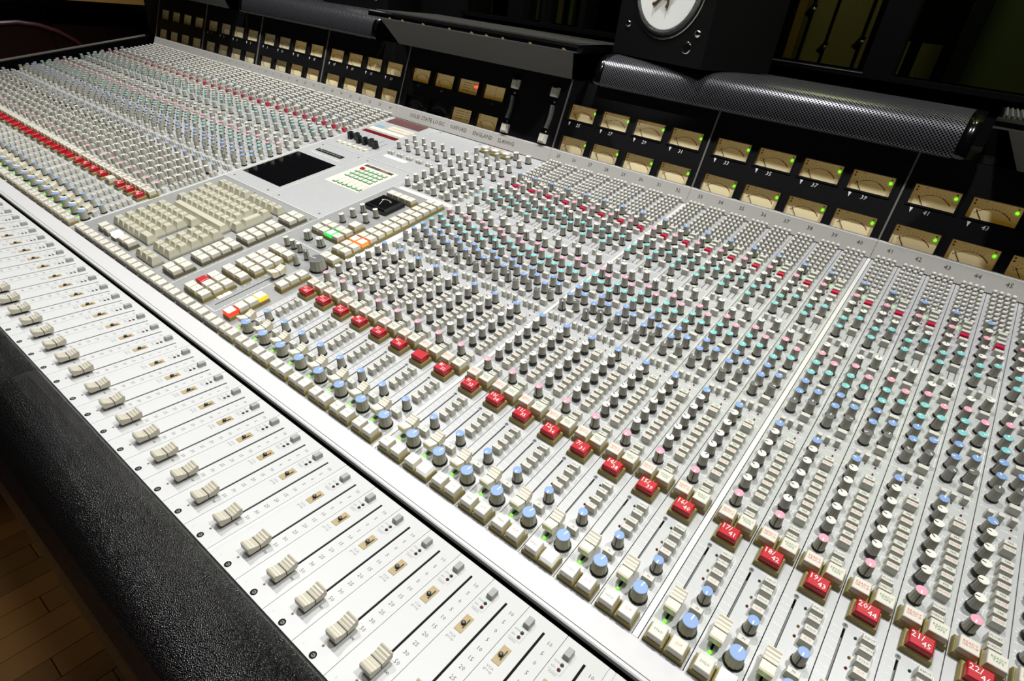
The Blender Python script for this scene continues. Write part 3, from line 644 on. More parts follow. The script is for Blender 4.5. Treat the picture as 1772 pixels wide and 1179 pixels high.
def block(t, xs, ss, txts=None, bcol='key_base', **kw):
    k = 0
    for s in ss:
        for x in xs:
            tx = None
            if txts: tx = txts[k % len(txts)]
            ckey(t, x, s, txt=tx, ts=0.09, bcol=bcol, **kw); k += 1
block(kbm, (-5.2, -4.74), (1.42, 1.88), ('I', '+', 'II', '-'), 'key_base_grey')
block(kbm, (-5.23, -4.77), (2.59, 3.04, 3.49, 3.95), ('III', None), 'key_base_grey')
block(kbm, (-5.22, -4.75), (4.62, 5.08, 5.55, 6.0), ('1', None, None, None), 'key_base_grey')
block(kbm, (-5.24, -4.78), (6.71, 7.16), ('II', 'I', '=', 'H'), 'key_base_grey')
for k in range(12):
    m_, xx = (kbm, k) if k > 3 else (None, k)
mst = module('grey master section with lit keys, black square meter and large knob', -4.32, -0.04, S0, 12.35, 'master_module', 'panel_dark')
for k in range(12):
    for x in (-0.71-0.993*k, -0.25-0.993*k):
        t = mst if x > -4.4 else kbm
        ckey(t, x, 0.64, bw=0.44, bl=0.42, cw=0.36, cl=0.34, txt='S' if (x+0.71) % 0.993 < 0.1 or abs((x+0.71) % 0.993-0.993) < 0.1 else 'C', ts=0.07, bcol='key_base_grey')
# master: 3x3 with red key, label, fader, lit row
rk = 0
for x, off in ((-3.23, 0), (-2.81, 0), (-2.31, 0)):
    for s in (1.27, 1.73, 2.18):
        red = (x == -3.23 and s == 1.73)
        ckey(mst, x, s, bw=0.47, cw=0.38, col='key_red' if red else 'key_cream', txt=['1', '2', '3', '4', '5', '6', '7', '8', '9'][rk], ts=0.1, part_label='red key' if red else None); rk += 1
block(mst, (-3.26, -2.82, -2.33), (2.82,), ('A', 'B', 'C'))
block(mst, (-3.27, -2.81, -2.31), (3.42, 3.89, 4.33), (None, None, '1-8', None))
block(mst, (-3.22, -2.77, -2.29), (4.89,), ('A', 'B', '+'))
lx, ls = L(mst, 0, 0)
b_ = MB(); b_.box(lx-2.42, lx-1.86, ls+1.55, ls+2.09, 0.001, 0.02, 'label_white'); b_.text('A', 0.3, lx-2.15, ls+1.82, 0.022, 'print_red', sx=1.3); put('paper_label', b_, mst)
b_ = MB(); b_.box(lx-1.69, lx-1.65, ls+1.27, ls+3.95, 0.0005, 0.004, 'black_matte'); put('fader_slot', b_, mst)
o = put('fader_cap', MINI_CAP, mst, (lx-1.52, ls+3.85, 0)); o.scale = (1.2, 1.1, 1)
b_ = MB()
for k in range(9): b_.quad(lx-1.35, lx-1.30, ls+1.45+k*0.3, ls+1.48+k*0.3, 0.002, 'print_white'); b_.quad(lx-2.0, lx-1.95, ls+1.45+k*0.3, ls+1.48+k*0.3, 0.002, 'print_white')
for q in ((-1.95, 1.05, -1.3, 1.05), (-1.3, 1.05, -1.3, 4.7), (-1.3, 4.7, -0.2, 4.7), (-0.2, 4.7, -0.2, 5.5), (-3.5, 6.0, -1.75, 6.0), (-1.75, 6.0, -1.75, 7.0), (-3.55, 8.0, -1.7, 8.0), (-1.7, 8.0, -1.7, 12.1), (-1.5, 6.2, -1.5, 12.2)): b_.line(lx+q[0], ls+q[1], lx+q[2], ls+q[3], 0.02, 0.002, 'print_white')
put('panel_lettering', b_, mst)
for s, cl, ed, pl in ((1.27, 'lit_red', 'lit_red_edge', 'key lit red'), (1.69, 'key_cream', None, None), (2.09, 'key_cream', None, None), (2.47, 'lit_amber', 'lit_amber_edge', 'key lit amber')):
    ckey(mst, -0.52, s, bl=0.42, cw=0.42, cl=0.36, col=cl, edge=ed, part_label=pl)
block(mst, (-0.60,), (3.44, 3.88, 4.33), ('I', 'II', 'III'))
for x, s, kd, col in ((-3.34, 5.53, 'thin', 'white'), (-2.91, 5.54, 'thin', 'white'), (-2.46, 5.54, 'thin', 'white'), (-1.73, 5.35, 'thin', 'grey'), (-1.70, 4.82, 'thin', 'grey'), (-3.11, 6.41, 'mid', 'white'), (-2.15, 6.35, 'mid', 'white'), (-0.74, 5.17, 'huge', 'grey'),
                      (-3.23, 8.35, 'std', 'white'), (-3.24, 8.97, 'std', 'white'), (-3.23, 9.56, 'std', 'white'), (-2.36, 8.98, 'std', 'white'), (-2.38, 9.59, 'std', 'white')):
    a_, c_ = L(mst, x, s); add_knob(mst, a_, c_, kd, col, 1.8 if kd == 'huge' else None)
for i, (x, s) in enumerate([(x, s) for x in (-3.31, -2.86, -2.36, -1.94) for s in (7.1, 7.58)]):
    g_ = (x == -2.36 and s == 7.1)
    ckey(mst, x, s, bw=0.46, cw=0.38, txt=None if g_ else ['T', 'A', 'B', 'C', 'D', 'E', 'R', None][i], ts=0.09, col='lit_green' if g_ else 'key_cream', edge='lit_green_edge' if g_ else None, part_label='key lit green' if g_ else None)
ckey(mst, -2.17, 8.23, bw=0.62, bl=0.58, cw=0.48, cl=0.44, h=0.3, txt='+', ts=0.09)
a_, c_ = L(mst, -2.86, 10.53)
b_ = MB(); b_.rings([(0, -0.72, 0.72, -0.62, 0.62), (0.18, -0.72, 0.72, -0.62, 0.62), (0.26, -0.64, 0.64, -0.55, 0.55)], 'black_plastic'); o = put('square_meter', b_, mst, (a_, c_, 0))
b_ = MB(); b_.quad(-0.58, 0.58, -0.48, 0.48, 0.264, 'screen_glass')
for k in range(9): an = math.radians(130-k*10); b_.line(0.42*math.cos(an), -0.2+0.42*math.sin(an), 0.5*math.cos(an), -0.2+0.5*math.sin(an), 0.015, 0.268, 'print_white')
b_.line(0, -0.3, -0.25, 0.2, 0.015, 0.268, 'print_white'); put('meter_dial', b_, o)
for k in range(13):
    s = 6.50+0.4525*k
    for x in (-1.15, -0.69):
        lit = (k == 2)
        ckey(mst, x-0.004*k, s, bw=0.455, cw=0.39, cl=0.36, txt=None if lit else '7', ts=0.08, col='lit_orange' if lit else 'key_cream', edge='lit_orange_edge' if lit else None, part_label='key lit orange' if lit else None)
block(mst, (-1.04, -0.58), (5.81,), ('H-H', None))
block(mst, (-3.37, -2.94, -2.50, -2.07), (11.49,), ('1', '2', '3', '4'))
b_ = MB(); b_.box(lx-0.40, lx-0.06, ls+6.3, ls+10.4, 0.001, 0.015, 'label_white'); b_.text('STERE', 0.2, lx-0.22, ls+7.8, 0.018, 'print_red', rot=1.57); b_.text('MIX', 0.16, lx-0.22, ls+7.2, 0.018, 'print_red', rot=1.57); put('paper_label', b_, mst)

scr = module('grey panel holding the black computer screen', CX0, -8.40, 7.90, 14.10, 'screen_module')
a_, c_ = L(scr, -12.14, 8.78)
b_ = MB(); b_.box(a_, a_+3.44, c_, c_+3.5, 0.0, 0.01, 'screen_glass'); b_.box(a_-0.03, a_, c_-0.03, c_+3.53, 0, 0.03, 'divider'); b_.box(a_+3.44, a_+3.47, c_-0.03, c_+3.53, 0, 0.03, 'divider'); o = put('display_screen', b_, scr)
a_, c_ = L(scr, -11.57, 13.02)
b_ = MB(); b_.box(a_, a_+2.25, c_, c_+0.3, 0, 0.03, 'black_plastic')
for k in range(8): b_.box(a_+0.12+0.26*k, a_+0.3+0.26*k, c_+0.05, c_+0.2, 0.03, 0.05, 'cap_grey')
b_.disc(a_+0.25, c_+0.24, 0.03, 0.052, 'led_green', 8); b_.text('Total Recall', 0.2, a_+0.4, c_-0.25, 0.003, 'print_white'); b_.text('Studio Computer', 0.2, a_+1.8, c_-0.25, 0.003, 'print_white'); put('button_display', b_, scr)
key = module('grey blank panel with small green keypad', -8.36, CX1, 7.90, 14.10, 'keypad_module')
a_, c_ = L(key, 0, 0)
b_ = MB(); b_.box(a_-7.75, a_-5.15, c_+10.75, c_+13.52, 0.001, 0.012, 'label_cream'); b_.box(a_-7.55, a_-5.4, c_+13.22, c_+13.44, 0.012, 0.02, 'dark_strip')
b_.text('8', 0.2, a_-7.2, c_+13.33, 0.022, 'orange_print'); b_.text('8.8888', 0.22, a_-6.1, c_+13.33, 0.022, 'orange_print'); put('keypad_plate', b_, key)
kpm = {}
for cl in ('green_key', 'key_red'):
    b_ = MB(); b_.rings([(0, -0.13, 0.13, -0.11, 0.11), (0.04, -0.13, 0.13, -0.11, 0.11)], 'green_edge' if cl == 'green_key' else cl); b_.rings([(0.04, -0.125, 0.125, -0.105, 0.105), (0.075, -0.115, 0.115, -0.09, 0.09)], cl); kpm[cl] = b_.mesh('keypad_key')
for j in range(4):
    for i in range(6): put('keypad_key', kpm['key_red' if (i == 0 and j == 0) else 'green_key'], key, (a_-7.24+0.345*i, c_+12.87-0.335*j, 0.012))
for i in range(6): put('keypad_key', kpm['green_key'], key, (a_-7.14+0.365*i, c_+11.0, 0.012))
b_ = MB()
for i in range(6):
    for k in range(4): b_.quad(a_-7.2+0.365*i, a_-7.05+0.365*i, c_+11.22+0.1*k, c_+11.25+0.1*k, 0.014, 'print_red')
put('panel_lettering', b_, key)
b_ = MB()
aut = module('grey panel with black slider caps, cream keys and red displays', CX0, -8.40, 14.14, S1, 'display_module')
a_, c_ = L(aut, 0, 0)
b_ = MB(); b_.box(a_-12.07, a_-9.11, c_+18.8, c_+19.68, 0.001, 0.02, 'red_display'); put('red_display', b_, aut)
b_ = MB(); b_.box(a_-12.08, a_-9.08, c_+16.83, c_+17.17, 0.0, 0.015, 'red_window'); put('bar_display', b_, aut)
b_ = MB(); b_.box(a_-12.1, a_-9.1, c_+17.4, c_+17.75, 0.0, 0.01, 'label_cream'); b_.box(a_-11.0, a_-9.1, c_+17.95, c_+18.45, 0.0, 0.01, 'label_cream'); b_.box(a_-12.05, a_-11.35, c_+17.85, c_+18.15, 0, 0.012, 'label_blue')
for k in range(20): b_.quad(a_-10.9+0.09*k, a_-10.86+0.09*k, c_+18.1, c_+18.3, 0.012, 'print_red')
put('paper_label', b_, aut)
for i, s in enumerate((15.49, 15.58, 15.33, 15.37, 15.46, 15.32)):
    x = -11.42+0.475*i
    b_ = MB(); b_.rings([(0.02, -0.13, 0.13, -0.16, 0.16), (0.3, -0.11, 0.11, -0.14, 0.14), (0.4, -0.12, 0.12, -0.15, 0.15)], 'black_plastic'); put('slider_cap', b_, aut, (a_+x, c_+s, 0))
    b_ = MB(); b_.box(-0.015, 0.015, -0.5, 0.9, 0.0005, 0.003, 'black_line'); put('slider_slot', b_, aut, (a_+x, c_+s, 0))
    ckey(aut, -11.53+0.465*i, 14.70, bw=0.3, bl=0.26, cw=0.28, cl=0.24, h=0.08, col='label_cream', bcol='label_cream')
msn = module('grey panel with fifteen cream knobs in three rows and paired buttons', -8.36, CX1, 14.14, S1, 'send_module')
a_, c_ = L(msn, 0, 0)
for i in range(5):
    x = -7.95+0.76*i
    for s in (16.15, 16.77, 17.39): add_knob(msn, a_+x, c_+s, 'thin', 'white')
    for d in (0.0, 0.25): add_button(msn, a_-7.83+0.75*i+d, c_+15.33, 0.17, 0.2, 0.16)
b_ = MB(); b_.box(a_-7.85, a_-6.1, c_+14.8, c_+15.08, 0.001, 0.012, 'label_white'); put('paper_label', b_, msn)
grp = module('grey panel with dense cream knobs above the master section', -4.32, -0.04, 12.39, S1, 'group_module')
a_, c_ = L(grp, 0, 0)
for x0, x1, n in ((-3.82, -3.82, 0), (-2.92, 0, 1), (-1.98, 0, 2), (-1.06, 0, 3)):
    for s in (12.92, 13.52, 14.09, 14.68, 15.27): add_knob(grp, a_+x0, c_+s, 'std', 'white')
    for s in (12.92, 13.3, 13.72, 14.1, 14.5, 14.9): add_button(grp, a_+x0+0.52, c_+s, 0.26, 0.16, 0.2)
for x in (-3.87, -3.13, -2.37, -1.6, -0.83):
    for s in (16.09, 16.74, 17.39, 18.23): add_knob(grp, a_+x, c_+s, 'std', 'white')
for x in (-1.63, -0.80): add_knob(grp, a_+x, c_+19.0, 'mid', 'white')
for x in (-3.71, -2.97, -2.19): ckey(grp, x, 18.83, bw=0.56, bl=0.5, cw=0.42, cl=0.36)
for x, cl in ((-3.7, 'led_red'), (-3.12, 'led_red'), (-1.89, 'lit_amber')): led(grp, a_+x, c_+19.55, cl, 0.03)
b_ = MB(); b_.box(a_-3.95, a_-0.4, c_+12.42, c_+12.62, 0.001, 0.015, 'label_white'); put('paper_label', b_, grp)
b_ = MB()
for s in (15.7, 17.8): b_.line(a_-4.2, c_+s, a_-0.2, c_+s, 0.02, 0.003, 'print_white')
for x in (-3.5, -2.72, -1.98, -1.2): b_.line(a_+x, c_+15.8, a_+x, c_+17.7, 0.012, 0.003, 'print_white')
put('panel_lettering', b_, grp)
for t in (kbm, mst, scr, key, aut, msn, grp):
    del t['_x']; del t['_s']
for x0, x1, s0, s1 in ((-4.36, -4.32, S0, S1), (-8.40, -8.36, 7.9, S1), (CX0, -4.36, 7.86, 7.90), (CX0, -4.36, 14.10, 14.14), (-4.32, -0.04, 12.35, 12.39), (-WC, -WC+0.075, S0, S1)):
    b_ = MB(); b_.box(0, x1-x0, 0, s1-s0, -0.08, 0.012, 'divider'); o = put('seam_bar', b_, body); o.location = tuple(on_panel(x0, s0)-body.location); o.rotation_euler = PROT
def slot_screws(t, pts):
    for x, s in pts:
        k = ('slotscrew',)
        if k not in BT: b_ = MB(); b_.lathe([(0.06, 0.001), (0.055, 0.01)], 10, 'cap_grey', top='print_line'); BT[k] = b_.mesh('fixing_screw')
        put('fixing_screw', BT[k], t, (x, s, 0))
slot_screws(scr, ((0.35, 0.3), (3.4, 0.3), (3.6, 5.9), (0.4, 5.9))); slot_screws(key, ((0.4, 0.3), (3.6, 0.3), (0.4, 5.9), (3.6, 5.9))); slot_screws(kbm, ((3.2, 7.2), (7.7, 7.2))); slot_screws(msn, ((0.4, 5.4), (3.6, 5.4))); slot_screws(grp, ((0.3, 7.2), (4.0, 7.2)))
# ================================================================== meter bridge
MY, MZ = 24.45, 4.40
MW, MH = 1.58, 0.76
A_LO, A_UP = 0.06, 1.70
def arc_face(kind='vu'):
    b_ = MB(); d = -0.18; w2, h2 = MW/2, MH/2
    b_.quad(-w2, w2, -h2, h2, d, 'meter_face' if kind != 'dark' else 'meter_face_dark'); z = d+0.004
    ink = 'meter_ink' if kind != 'dark' else 'print_grey'
    R_ = 0.78; cy = -0.68
    if kind in ('vu', 'dark'):
        pts = [(R_*math.sin(a), cy+R_*math.cos(a)) for a in [math.radians(-48+6*k) for k in range(17)]]
        for k in range(16): b_.line(*pts[k], *pts[k+1], 0.014 if k < 11 else 0.03, z, ink if k < 11 or kind == 'dark' else 'meter_red')
        for k in range(12):
            a = math.radians(-46+k*7.8); l = 0.07 if k % 2 else 0.05; b_.line(R_*math.sin(a), cy+R_*math.cos(a), (R_+l)*math.sin(a), cy+(R_+l)*math.cos(a), 0.012, z, ink)
        for k, tx in enumerate(('20', '10', '7', '5', '3', '2', '1', '0', '1', '2', '3')):
            a = math.radians(-44+k*8.6); b_.text(tx, 0.075, (R_+0.13)*math.sin(a), cy+(R_+0.13)*math.cos(a), z, ink, rot=-a)
        if kind == 'vu':
            for y in (0.30, 0.18): b_.disc(-0.68, y, 0.032, z, 'meter_ink', 10)
            b_.text('VU', 0.09, -0.35, 0.31, z, ink); b_.disc(0.66, 0.30, 0.03, z, 'meter_ink', 10)
    elif kind == 'text':
        for k in range(4): b_.quad(-0.55, 0.1, 0.22-0.14*k, 0.245-0.14*k, z, ink); b_.quad(0.2, 0.5, 0.22-0.14*k, 0.245-0.14*k, z, ink)
    elif kind == 'balance':
        b_.line(0, -0.35, 0, 0.3, 0.02, z, ink)
        for k in range(9): a = math.radians(-40+10*k); b_.line(0.6*math.sin(a), -0.5+0.6*math.cos(a), 0.67*math.sin(a), -0.5+0.67*math.cos(a), 0.014, z, ink)
    return b_.mesh('meter_face')
FACES = {k: arc_face(k) for k in ('vu', 'dark', 'text', 'balance')}
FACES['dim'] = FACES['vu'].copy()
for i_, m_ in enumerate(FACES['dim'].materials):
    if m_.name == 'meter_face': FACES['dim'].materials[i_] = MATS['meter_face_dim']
b_ = MB(); z = -0.18; w2, h2 = MW/2, MH/2; t_ = 0.07
for x0, x1, y0, y1 in ((-w2-t_, w2+t_, h2, h2+t_), (-w2-t_, w2+t_, -h2-t_, -h2), (-w2-t_, -w2, -h2, h2), (w2, w2+t_, -h2, h2)): b_.box(x0, x1, y0, y1, z-0.05, 0.03, 'meter_black')
b_.box(-w2-t_, w2+t_, -h2-t_, h2+t_, z-0.08, z-0.03, 'black_matte'); MFRAME = b_.mesh('vu_meter')
b_ = MB(); b_.line(-0.28, -0.36, -0.56, -0.02, 0.025, -0.15, 'black_line'); NEEDLE = b_.mesh('needle')
b_ = MB(); b_.quad(-w2, w2, -h2, h2, -0.08, 'clear_pane'); PANE = b_.mesh('meter_window')
b_ = MB(); b_.disc(0, 0, 0.045, 0, 'led_green', 12); MLED = b_.mesh('meter_light')
b_ = MB(); b_.quad(-0.14, 0.14, -0.05, 0.05, 0, 'led_red'); MLEDR = b_.mesh('meter_light')
def vu(t, x, a, kind='vu', lit=None, needle=True):
    o = put('vu_meter', MFRAME, t, (x, a, 0)); put('meter_face', FACES[kind], o)
    if needle and kind in ('vu', 'dark', 'dim'): put('needle', NEEDLE, o)
    put('meter_window', PANE, o)
    if lit == 'g': put('meter_light', MLED, o, (0.66, 0.16, -0.155))
    if lit == 'r': put('meter_light', MLEDR, o, (0.5, 0.12, -0.155))
    return o
def bay_plate(t, wd, meters, a0=-0.36, a1=3.62, extra=()):
    b_ = MB(); hw, hh = MW/2+0.06, MH/2+0.06
    rows = sorted(set(a for _, a in meters)); prev = a0
    for a in rows:
        b_.box(0.03, wd-0.03, prev, a-hh, -0.5, 0, 'meter_black')
        xs = sorted(x for x, aa in meters if aa == a); px = 0.03
        for x in xs: b_.box(px, x-hw, a-hh, a+hh, -0.5, 0, 'meter_black'); px = x+hw
        b_.box(px, wd-0.03, a-hh, a+hh, -0.5, 0, 'meter_black'); prev = a+hh
    b_.box(0.03, wd-0.03, prev, a1, -0.5, 0, 'meter_black'); put('bay_panel', b_, t)
    b_ = MB(); b_.box(-0.035, 0.035, a0, a1, -0.02, 0.05, 'silver'); put('divider_bar', b_, t)
UPA, LOA = 2.08, 0.44
def bay(x0, first, label, lit):
    t = thing('meter_bay', label, 'meter panel', P(x0, MY, MZ), (VF, 0, 0), 'meter bays of the bridge')
    wd = 8+GAP; xs = [wd/2+(k-1.5)*1.955 for k in range(4)]
    bay_plate(t, wd, [(x, UPA) for x in xs]+[(x, LOA) for x in xs])
    for k, x in enumerate(xs):
        for a, n in ((UPA, first+2*k), (LOA, first+2*k+1)):
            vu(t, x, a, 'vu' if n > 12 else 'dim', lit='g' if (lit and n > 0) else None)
            if n > 0:
                b_ = MB(); z = 0.004
                if a == UPA:
                    b_.text(str(n), 0.24, 0.0, 0, z, 'print_white', slant=0.15); b_.add([(-0.62, 0.1, z), (-0.50, 0.1, z), (-0.56, -0.1, z)], [(2, 1, 0)], 'print_white'); put('numeral', b_, t, (x-0.02, 1.46, 0))
                else:
                    b_.text(str(n), 0.24, 0.0, 0, z, 'print_white', slant=0.15); b_.add([(0.40, 0.1, z), (0.52, 0.1, z), (0.46, -0.1, z)], [(2, 1, 0)], 'print_white'); put('numeral', b_, t, (x-0.02, -0.17, 0))
    return t
for k in range(3):
    c0 = 25+8*k; bay(XC(c0)-GAP/2, c0, 'black meter bay numbered %d to %d with green lights, %s from the centre' % (c0, c0+7, ORD[k+1]), True)
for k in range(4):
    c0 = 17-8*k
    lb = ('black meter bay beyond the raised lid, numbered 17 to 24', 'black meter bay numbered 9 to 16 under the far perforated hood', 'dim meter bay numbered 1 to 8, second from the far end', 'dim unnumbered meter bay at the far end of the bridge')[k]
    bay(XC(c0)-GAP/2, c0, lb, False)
t = thing('meter_bay', 'wide central black meter bay under the raised lid with edge meters', 'meter panel', P(-WC+GAP/2, MY, MZ), (VF, 0, 0), 'meter bays of the bridge')
X0 = -WC+GAP/2; ml = [(-10.97, UPA, 'vu', None), (-8.96, UPA, 'vu', None), (-7.0, UPA, 'text', 'r'), (-5.0, UPA, 'balance', None), (-10.97, LOA, 'dark', None), (-8.96, LOA, 'dark', None), (-7.0, LOA, 'text', None), (-4.98, LOA, 'vu', None)]
bay_plate(t, WC-GAP, [(x-X0, a) for x, a, _, _ in ml])
for x, a, kd, li in ml: vu(t, x-X0, a+0.0, kd, li)
for x, tx, a in ((-10.95, 'LF', 1.46), (-8.95, 'RF', 1.46), (-4.9, '0', 1.46), (-10.95, 'LF', -0.17), (-8.95, 'RF', -0.17), (-4.95, 'M', -0.17)):
    b_ = MB(); b_.text(tx, 0.2, 0, 0, 0.004, 'print_grey', slant=0.2); put('lettering', b_, t, (x-X0, a, 0))
for x, a in ((-3.58, 2.8), (-3.49, 0.39), (-0.90, 2.83), (-0.83, 0.38)):
    o = put('square_switch', key_base_mesh(0.5, 0.5, 0.16, 'cap_white'), t, (x-X0, a, 0)); put('switch_cap', key_cap_mesh(0.36, 0.36, 0.14, 0.26, 'key_cream', 'I', 'print_dark', 0.1), o)
for x in (-3.52, -0.79):
    b_ = MB(); pts = []
    for k in range(13):
        q = -0.6+1.2*k/12; pts.append((0.10*math.cos(q*2.0)-0.06, q, 0))
    vs = []; 
    for px, py, _ in pts: vs += [(px-0.11, py, 0.02), (px-0.11, py, 0.14), (px+0.11, py, 0.14), (px+0.11, py, 0.02)]
    fs = []
    for k in range(12):
        for i in range(4): j = (i+1) % 4; fs.append((4*k+i, 4*k+j, 4*k+4+j, 4*k+4+i))
    b_.add(vs, fs, 'cap_grey'); b_.add(vs[:4], [(0, 1, 2, 3)], 'cap_white'); b_.add(vs[-4:], [(3, 2, 1, 0)], 'cap_white')
    for k in range(24): q = -0.58+1.16*k/23; px = 0.10*math.cos(q*2)-0.06; b_.quad(px-0.06, px+0.06, q-0.006, q+0.006, 0.143, 'print_white')
    b_.line(-0.02+0.04, -0.55, 0.02+0.04, 0.55, 0.02, 0.144, 'print_dark')
    o = put('edge_meter', b_, t, (x-X0, 1.55, 0))
    for a in (-0.78, 0.78): b_ = MB(); b_.lathe([(0.06, 0), (0.05, 0.04), (0.02, 0.07)], 10, 'chrome', 0, a, top='chrome', smooth=True); put('lens_screw', b_, o)

# ------------------------------------------------------------------ perforated hoods
def hood_mesh(wd, prof, name, smooth=True):
    me = bpy.data.meshes.new(name); n = len(prof); nx = 2
    vs = []; uvs = []; arc = [0]
    for i in range(1, n): arc.append(arc[-1]+math.dist(prof[i], prof[i-1]))
    for x in (0, wd):
        for i, (y, z) in enumerate(prof): vs.append((x*U, y*U, z*U))
    fs = [(i, n+i, n+i+1, i+1) for i in range(n-1)]
    me.from_pydata(vs, [], fs); uvl = me.uv_layers.new(name='uv')
    for p in me.polygons:
        p.use_smooth = smooth
        for li in p.loop_indices:
            v = me.loops[li].vertex_index; uvl.data[li].uv = ((0 if v < n else wd*U), arc[v % n]*U)
    me.materials.append(MATS['perforated_metal']); me.update(); return me
HP = [(0.15, -0.05), (0.02, 0.02), (0.0, 0.15), (0.06, 0.5), (0.16, 0.8), (0.32, 1.06), (0.55, 1.24), (0.85, 1.36), (1.3, 1.43), (2.2, 1.46), (5.6, 1.42)]
def hood(x0, x1, label, y=24.75, z=7.93):
    t = thing('perforated_hood', label, 'hood', P(x0, y, z), group='perforated speaker hoods on the meter bridge')
    put('perforated_cover', hood_mesh(x1-x0, HP, 'perforated_cover'), t)
    for xx, w_ in ((-0.42, 0.42), (x1-x0, 0.45)):
        b_ = MB(); b_.prism([(a+0.0, c_+0.0) for a, c_ in HP] + [(5.6, -0.05)], 0, w_, 'hood_gloss', smooth=True); o = put('end_cap', b_, t, (xx, 0, 0))
    b_ = MB(); b_.box(0, x1-x0, 0.7, 5.6, -0.1, 1.1, 'black_matte'); put('inner_box', b_, t)
    return t
hood(1.95, 17.25, 'long black perforated hood above meters numbered 25 to 40')
hood(-30.4, -15.3, 'black perforated hood above the far meters, beyond the raised lid')
def lid(x0, x1, label):
    t = thing('raised_lid', label, 'lid', P(x0, 23.55, 9.27), group='lids tilted up above the meter bridge')
    w_ = x1-x0
    b_ = MB(); b_.prism([(0.0, 0.05), (0.05, -0.02), (0.2, -0.04), (0.5, 0.0), (0.5, 0.28), (0.2, 0.34), (0.05, 0.30), (0.0, 0.22)], 0, w_, 'hood_gloss'); put('front_lip', b_, t)
    put('perforated_cover', hood_mesh(w_-0.3, [(0.4, 0.30), (0.5, 0.33), (3.0, 0.40), (5.9, 0.36)], 'perforated_cover'), t, (0.15, 0, 0))
    for k in range(int(w_/0.30)):
        pass
    b_ = MB()
    n = int((w_-0.4)/0.16)
    for k in range(n): b_.box(0.2+0.16*k, 0.26+0.16*k, 0.45, 5.8, 0.37, 0.405, 'inner_grey')
    o = put('cover_ribs', b_, t); o['kind'] = 'stuff'
    for k in range(9):
        q = MB(); cx = w_*(0.12+0.1*k+0.03*math.sin(k*5)); q.add([(cx, -0.004, 0.06), (cx+0.16+0.06*(k % 3), -0.004, 0.02), (cx+0.2, -0.004, 0.09), (cx+0.06, -0.004, 0.13)], [(0, 1, 2, 3)], 'wood_trim'); put('worn_chip', q, t)
    b_ = MB(); b_.add([(0.45, 0.5, -0.02), (w_-0.5, 0.5, -0.02), (w_-0.9, 1.35, -1.33), (1.3, 1.35, -1.33)], [(0, 1, 2, 3)], 'inner_grey'); b_.add([(0.45, 0.62, 0.03), (w_-0.5, 0.62, 0.03), (w_-0.9, 1.47, -1.30), (1.3, 1.47, -1.30)], [(3, 2, 1, 0)], 'black_matte'); put('inner_face', b_, t)
    b_ = MB(); b_.box(0.1, w_-0.1, 5.6, 5.9, -1.42, 0.36, 'black_matte'); b_.box(0.1, 0.2, 0.5, 5.9, 0.0, 0.3, 'hood_gloss'); b_.box(w_-0.2, w_-0.1, 0.5, 5.9, 0.0, 0.3, 'hood_gloss'); put('rear_hinge', b_, t)
    return t
lid(-14.1, 1.1, 'raised black lid with worn edge above the central meters')
lid(-46.7, -31.5, 'dark raised lid at the far end of the meter bridge')
lid(18.0, 33.0, 'raised black lid right of the long perforated hood')

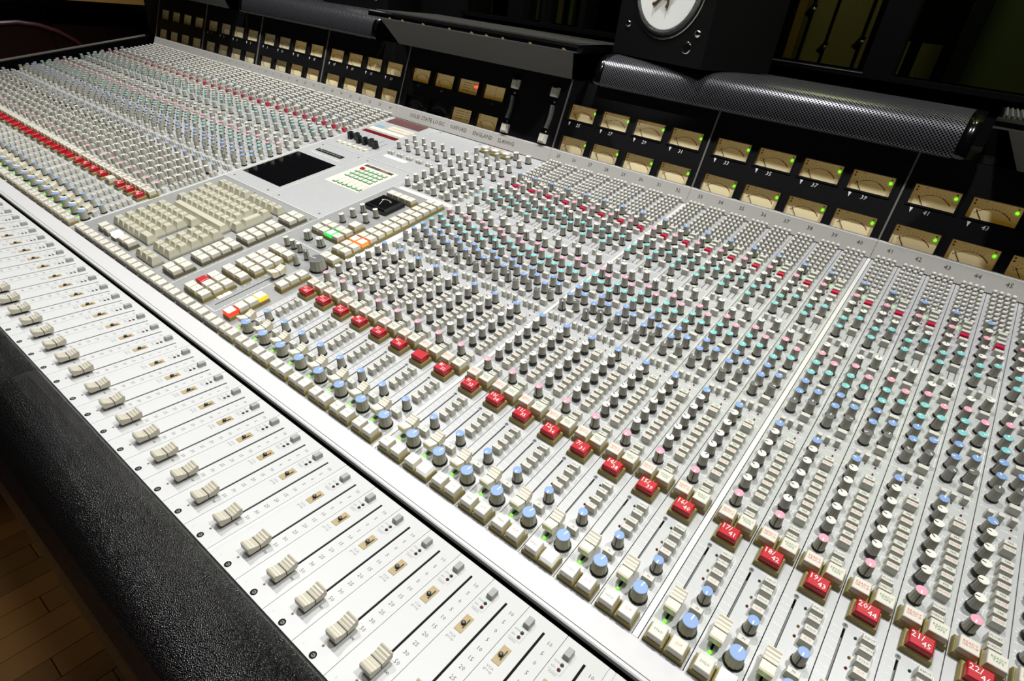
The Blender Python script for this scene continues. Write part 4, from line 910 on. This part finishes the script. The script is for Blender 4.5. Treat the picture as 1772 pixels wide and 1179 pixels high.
# ================================================================== near-field monitor
def monitor(px, py, yaw, label, s=1.0):
    t = thing('studio_monitor', label, 'loudspeaker', P(px, py, 9.40), (0, 0, yaw), 'studio monitors on the meter bridge')
    W_, H_, D_ = 5.66, 10.0, 5.2
    b_ = MB(); b_.box(0, W_, 0, D_, 0, H_, 'black_matte'); put('cabinet', b_, t)
    cx, cz = 2.9, 3.05
    def ring(prof, mts, top=None, smooth=True, n=40):
        q = MB(); q.lathe(prof, n, mts, 0, 0, top=top, smooth=smooth); return q
    o = put('woofer_surround', ring([(2.15, -0.01), (2.13, 0.05), (2.03, 0.06), (1.98, 0.02), (1.9, 0.12), (1.78, 0.12), (1.72, 0.02)], ['silver', 'black_plastic', 'black_plastic', 'leather', 'leather', 'leather']), t, (cx, 0, cz)); o.rotation_euler = (math.pi/2, 0, 0)
    # shallow cone sunk in front of the baffle ring
    b_ = ring([(1.74, 0.045), (1.55, 0.04), (0.5, 0.02)], 'cone_white', top='cone_white'); c_ = put('woofer_cone', b_, t, (cx, 0, cz)); c_.rotation_euler = (math.pi/2, 0, 0)
    b_ = ring([(0.5, 0.03), (0.45, 0.14), (0.3, 0.22), (0.1, 0.26)], 'cap_paper', top='cap_paper', n=24); put('dust_cap', b_, c_)
    b_ = MB(); b_.tube([(-0.25, -0.42, 0.1), (-0.45, -0.6, 0.08), (-0.6, -0.72, 0.08), (-0.72, -0.76, 0.08)], [0.05, 0.05, 0.07, 0.09], 'ink_brown', 6); b_.tube([(0.12, -0.45, 0.1), (0.15, -0.65, 0.08), (0.1, -0.85, 0.08)], [0.05, 0.05, 0.08], 'ink_brown', 6); put('cone_mark', b_, c_)
    for x, z in ((0.75, 1.35), (5.05, 1.35)):
        b_ = ring([(0.16, 0), (0.14, 0.05), (0.05, 0.06)], 'chrome', top='black_plastic', n=12); o = put('baffle_screw', b_, t, (x, 0, z)); o.rotation_euler = (math.pi/2, 0, 0)
    b_ = ring([(0.26, 0), (0.22, 0.04), (0.18, 0.0)], ['chrome', 'black_plastic'], top='black_matte', n=16); o = put('badge', b_, t, (4.6, 0, 0.75)); o.rotation_euler = (math.pi/2, 0, 0)
    b_ = ring([(0.75, 0), (0.7, 0.05), (0.5, 0.03), (0.2, 0.1)], ['black_plastic'], top='black_plastic', n=24); o = put('tweeter', b_, t, (cx, 0, 7.8)); o.rotation_euler = (math.pi/2, 0, 0)
    return t
monitor(1.56, 26.2, math.radians(-16.9), 'black studio monitor with white cone standing on the perforated hood')
monitor(-24.0, 27.6, math.radians(14), 'black studio monitor standing on the far perforated hood')

# ================================================================== far side of the room
t = thing('side_cabinet', 'dark wooden side cabinet with a tan top by the far wall', 'cabinet', P(-74, 4, FZ))
mb = MB(); mb.box(0, 14, 0, 27, 26.4, 28.2, 'wood_tan'); put('cabinet_top', mb, t)
mb = MB(); mb.box(0, 11.5, 0.5, 26, 0, 26.4, 'wood_dark'); put('cabinet_body', mb, t)
for k in range(3): mb = MB(); mb.box(11.5, 11.8, 1+8.4*k, 9+8.4*k, 3, 25.5, 'wood_dark'); put('door', mb, t)
t = thing('round_back_chair', 'dark burgundy chair with curved back beyond the console end', 'chair', P(-50.3, 15.6, FZ))
pts = [(0.2*math.sin(k*math.pi/14), -6.4*math.cos(k*math.pi/14), 17.5+7.6*math.sin(k*math.pi/14)**0.8) for k in range(15)]
mb = MB(); mb.tube([(0, -6.4, 0.1)]+pts+[(0, 6.4, 0.1)], 0.24, 'burgundy', 8); put('back_rail', mb, t)
mb = MB(); mb.tube([(0, -6.0, 20.6), (-0.5, 0, 21.2), (0, 6.0, 20.6)], 0.3, 'burgundy', 8); put('backrest', mb, t)
mb = MB(); mb.rings([(11, -8.2, -0.5, -5.6, 5.6), (12.2, -8.4, -0.3, -5.8, 5.8), (12.8, -8.0, -0.6, -5.4, 5.4)], 'burgundy'); put('seat', mb, t)
for y in (-5.3, 5.3):
    mb = MB(); mb.tube([(-7.8, y, 0), (-7.8, y, 11.2)], 0.3, 'wood_dark', 8); put('leg', mb, t)
print('objects', len(bpy.data.objects))
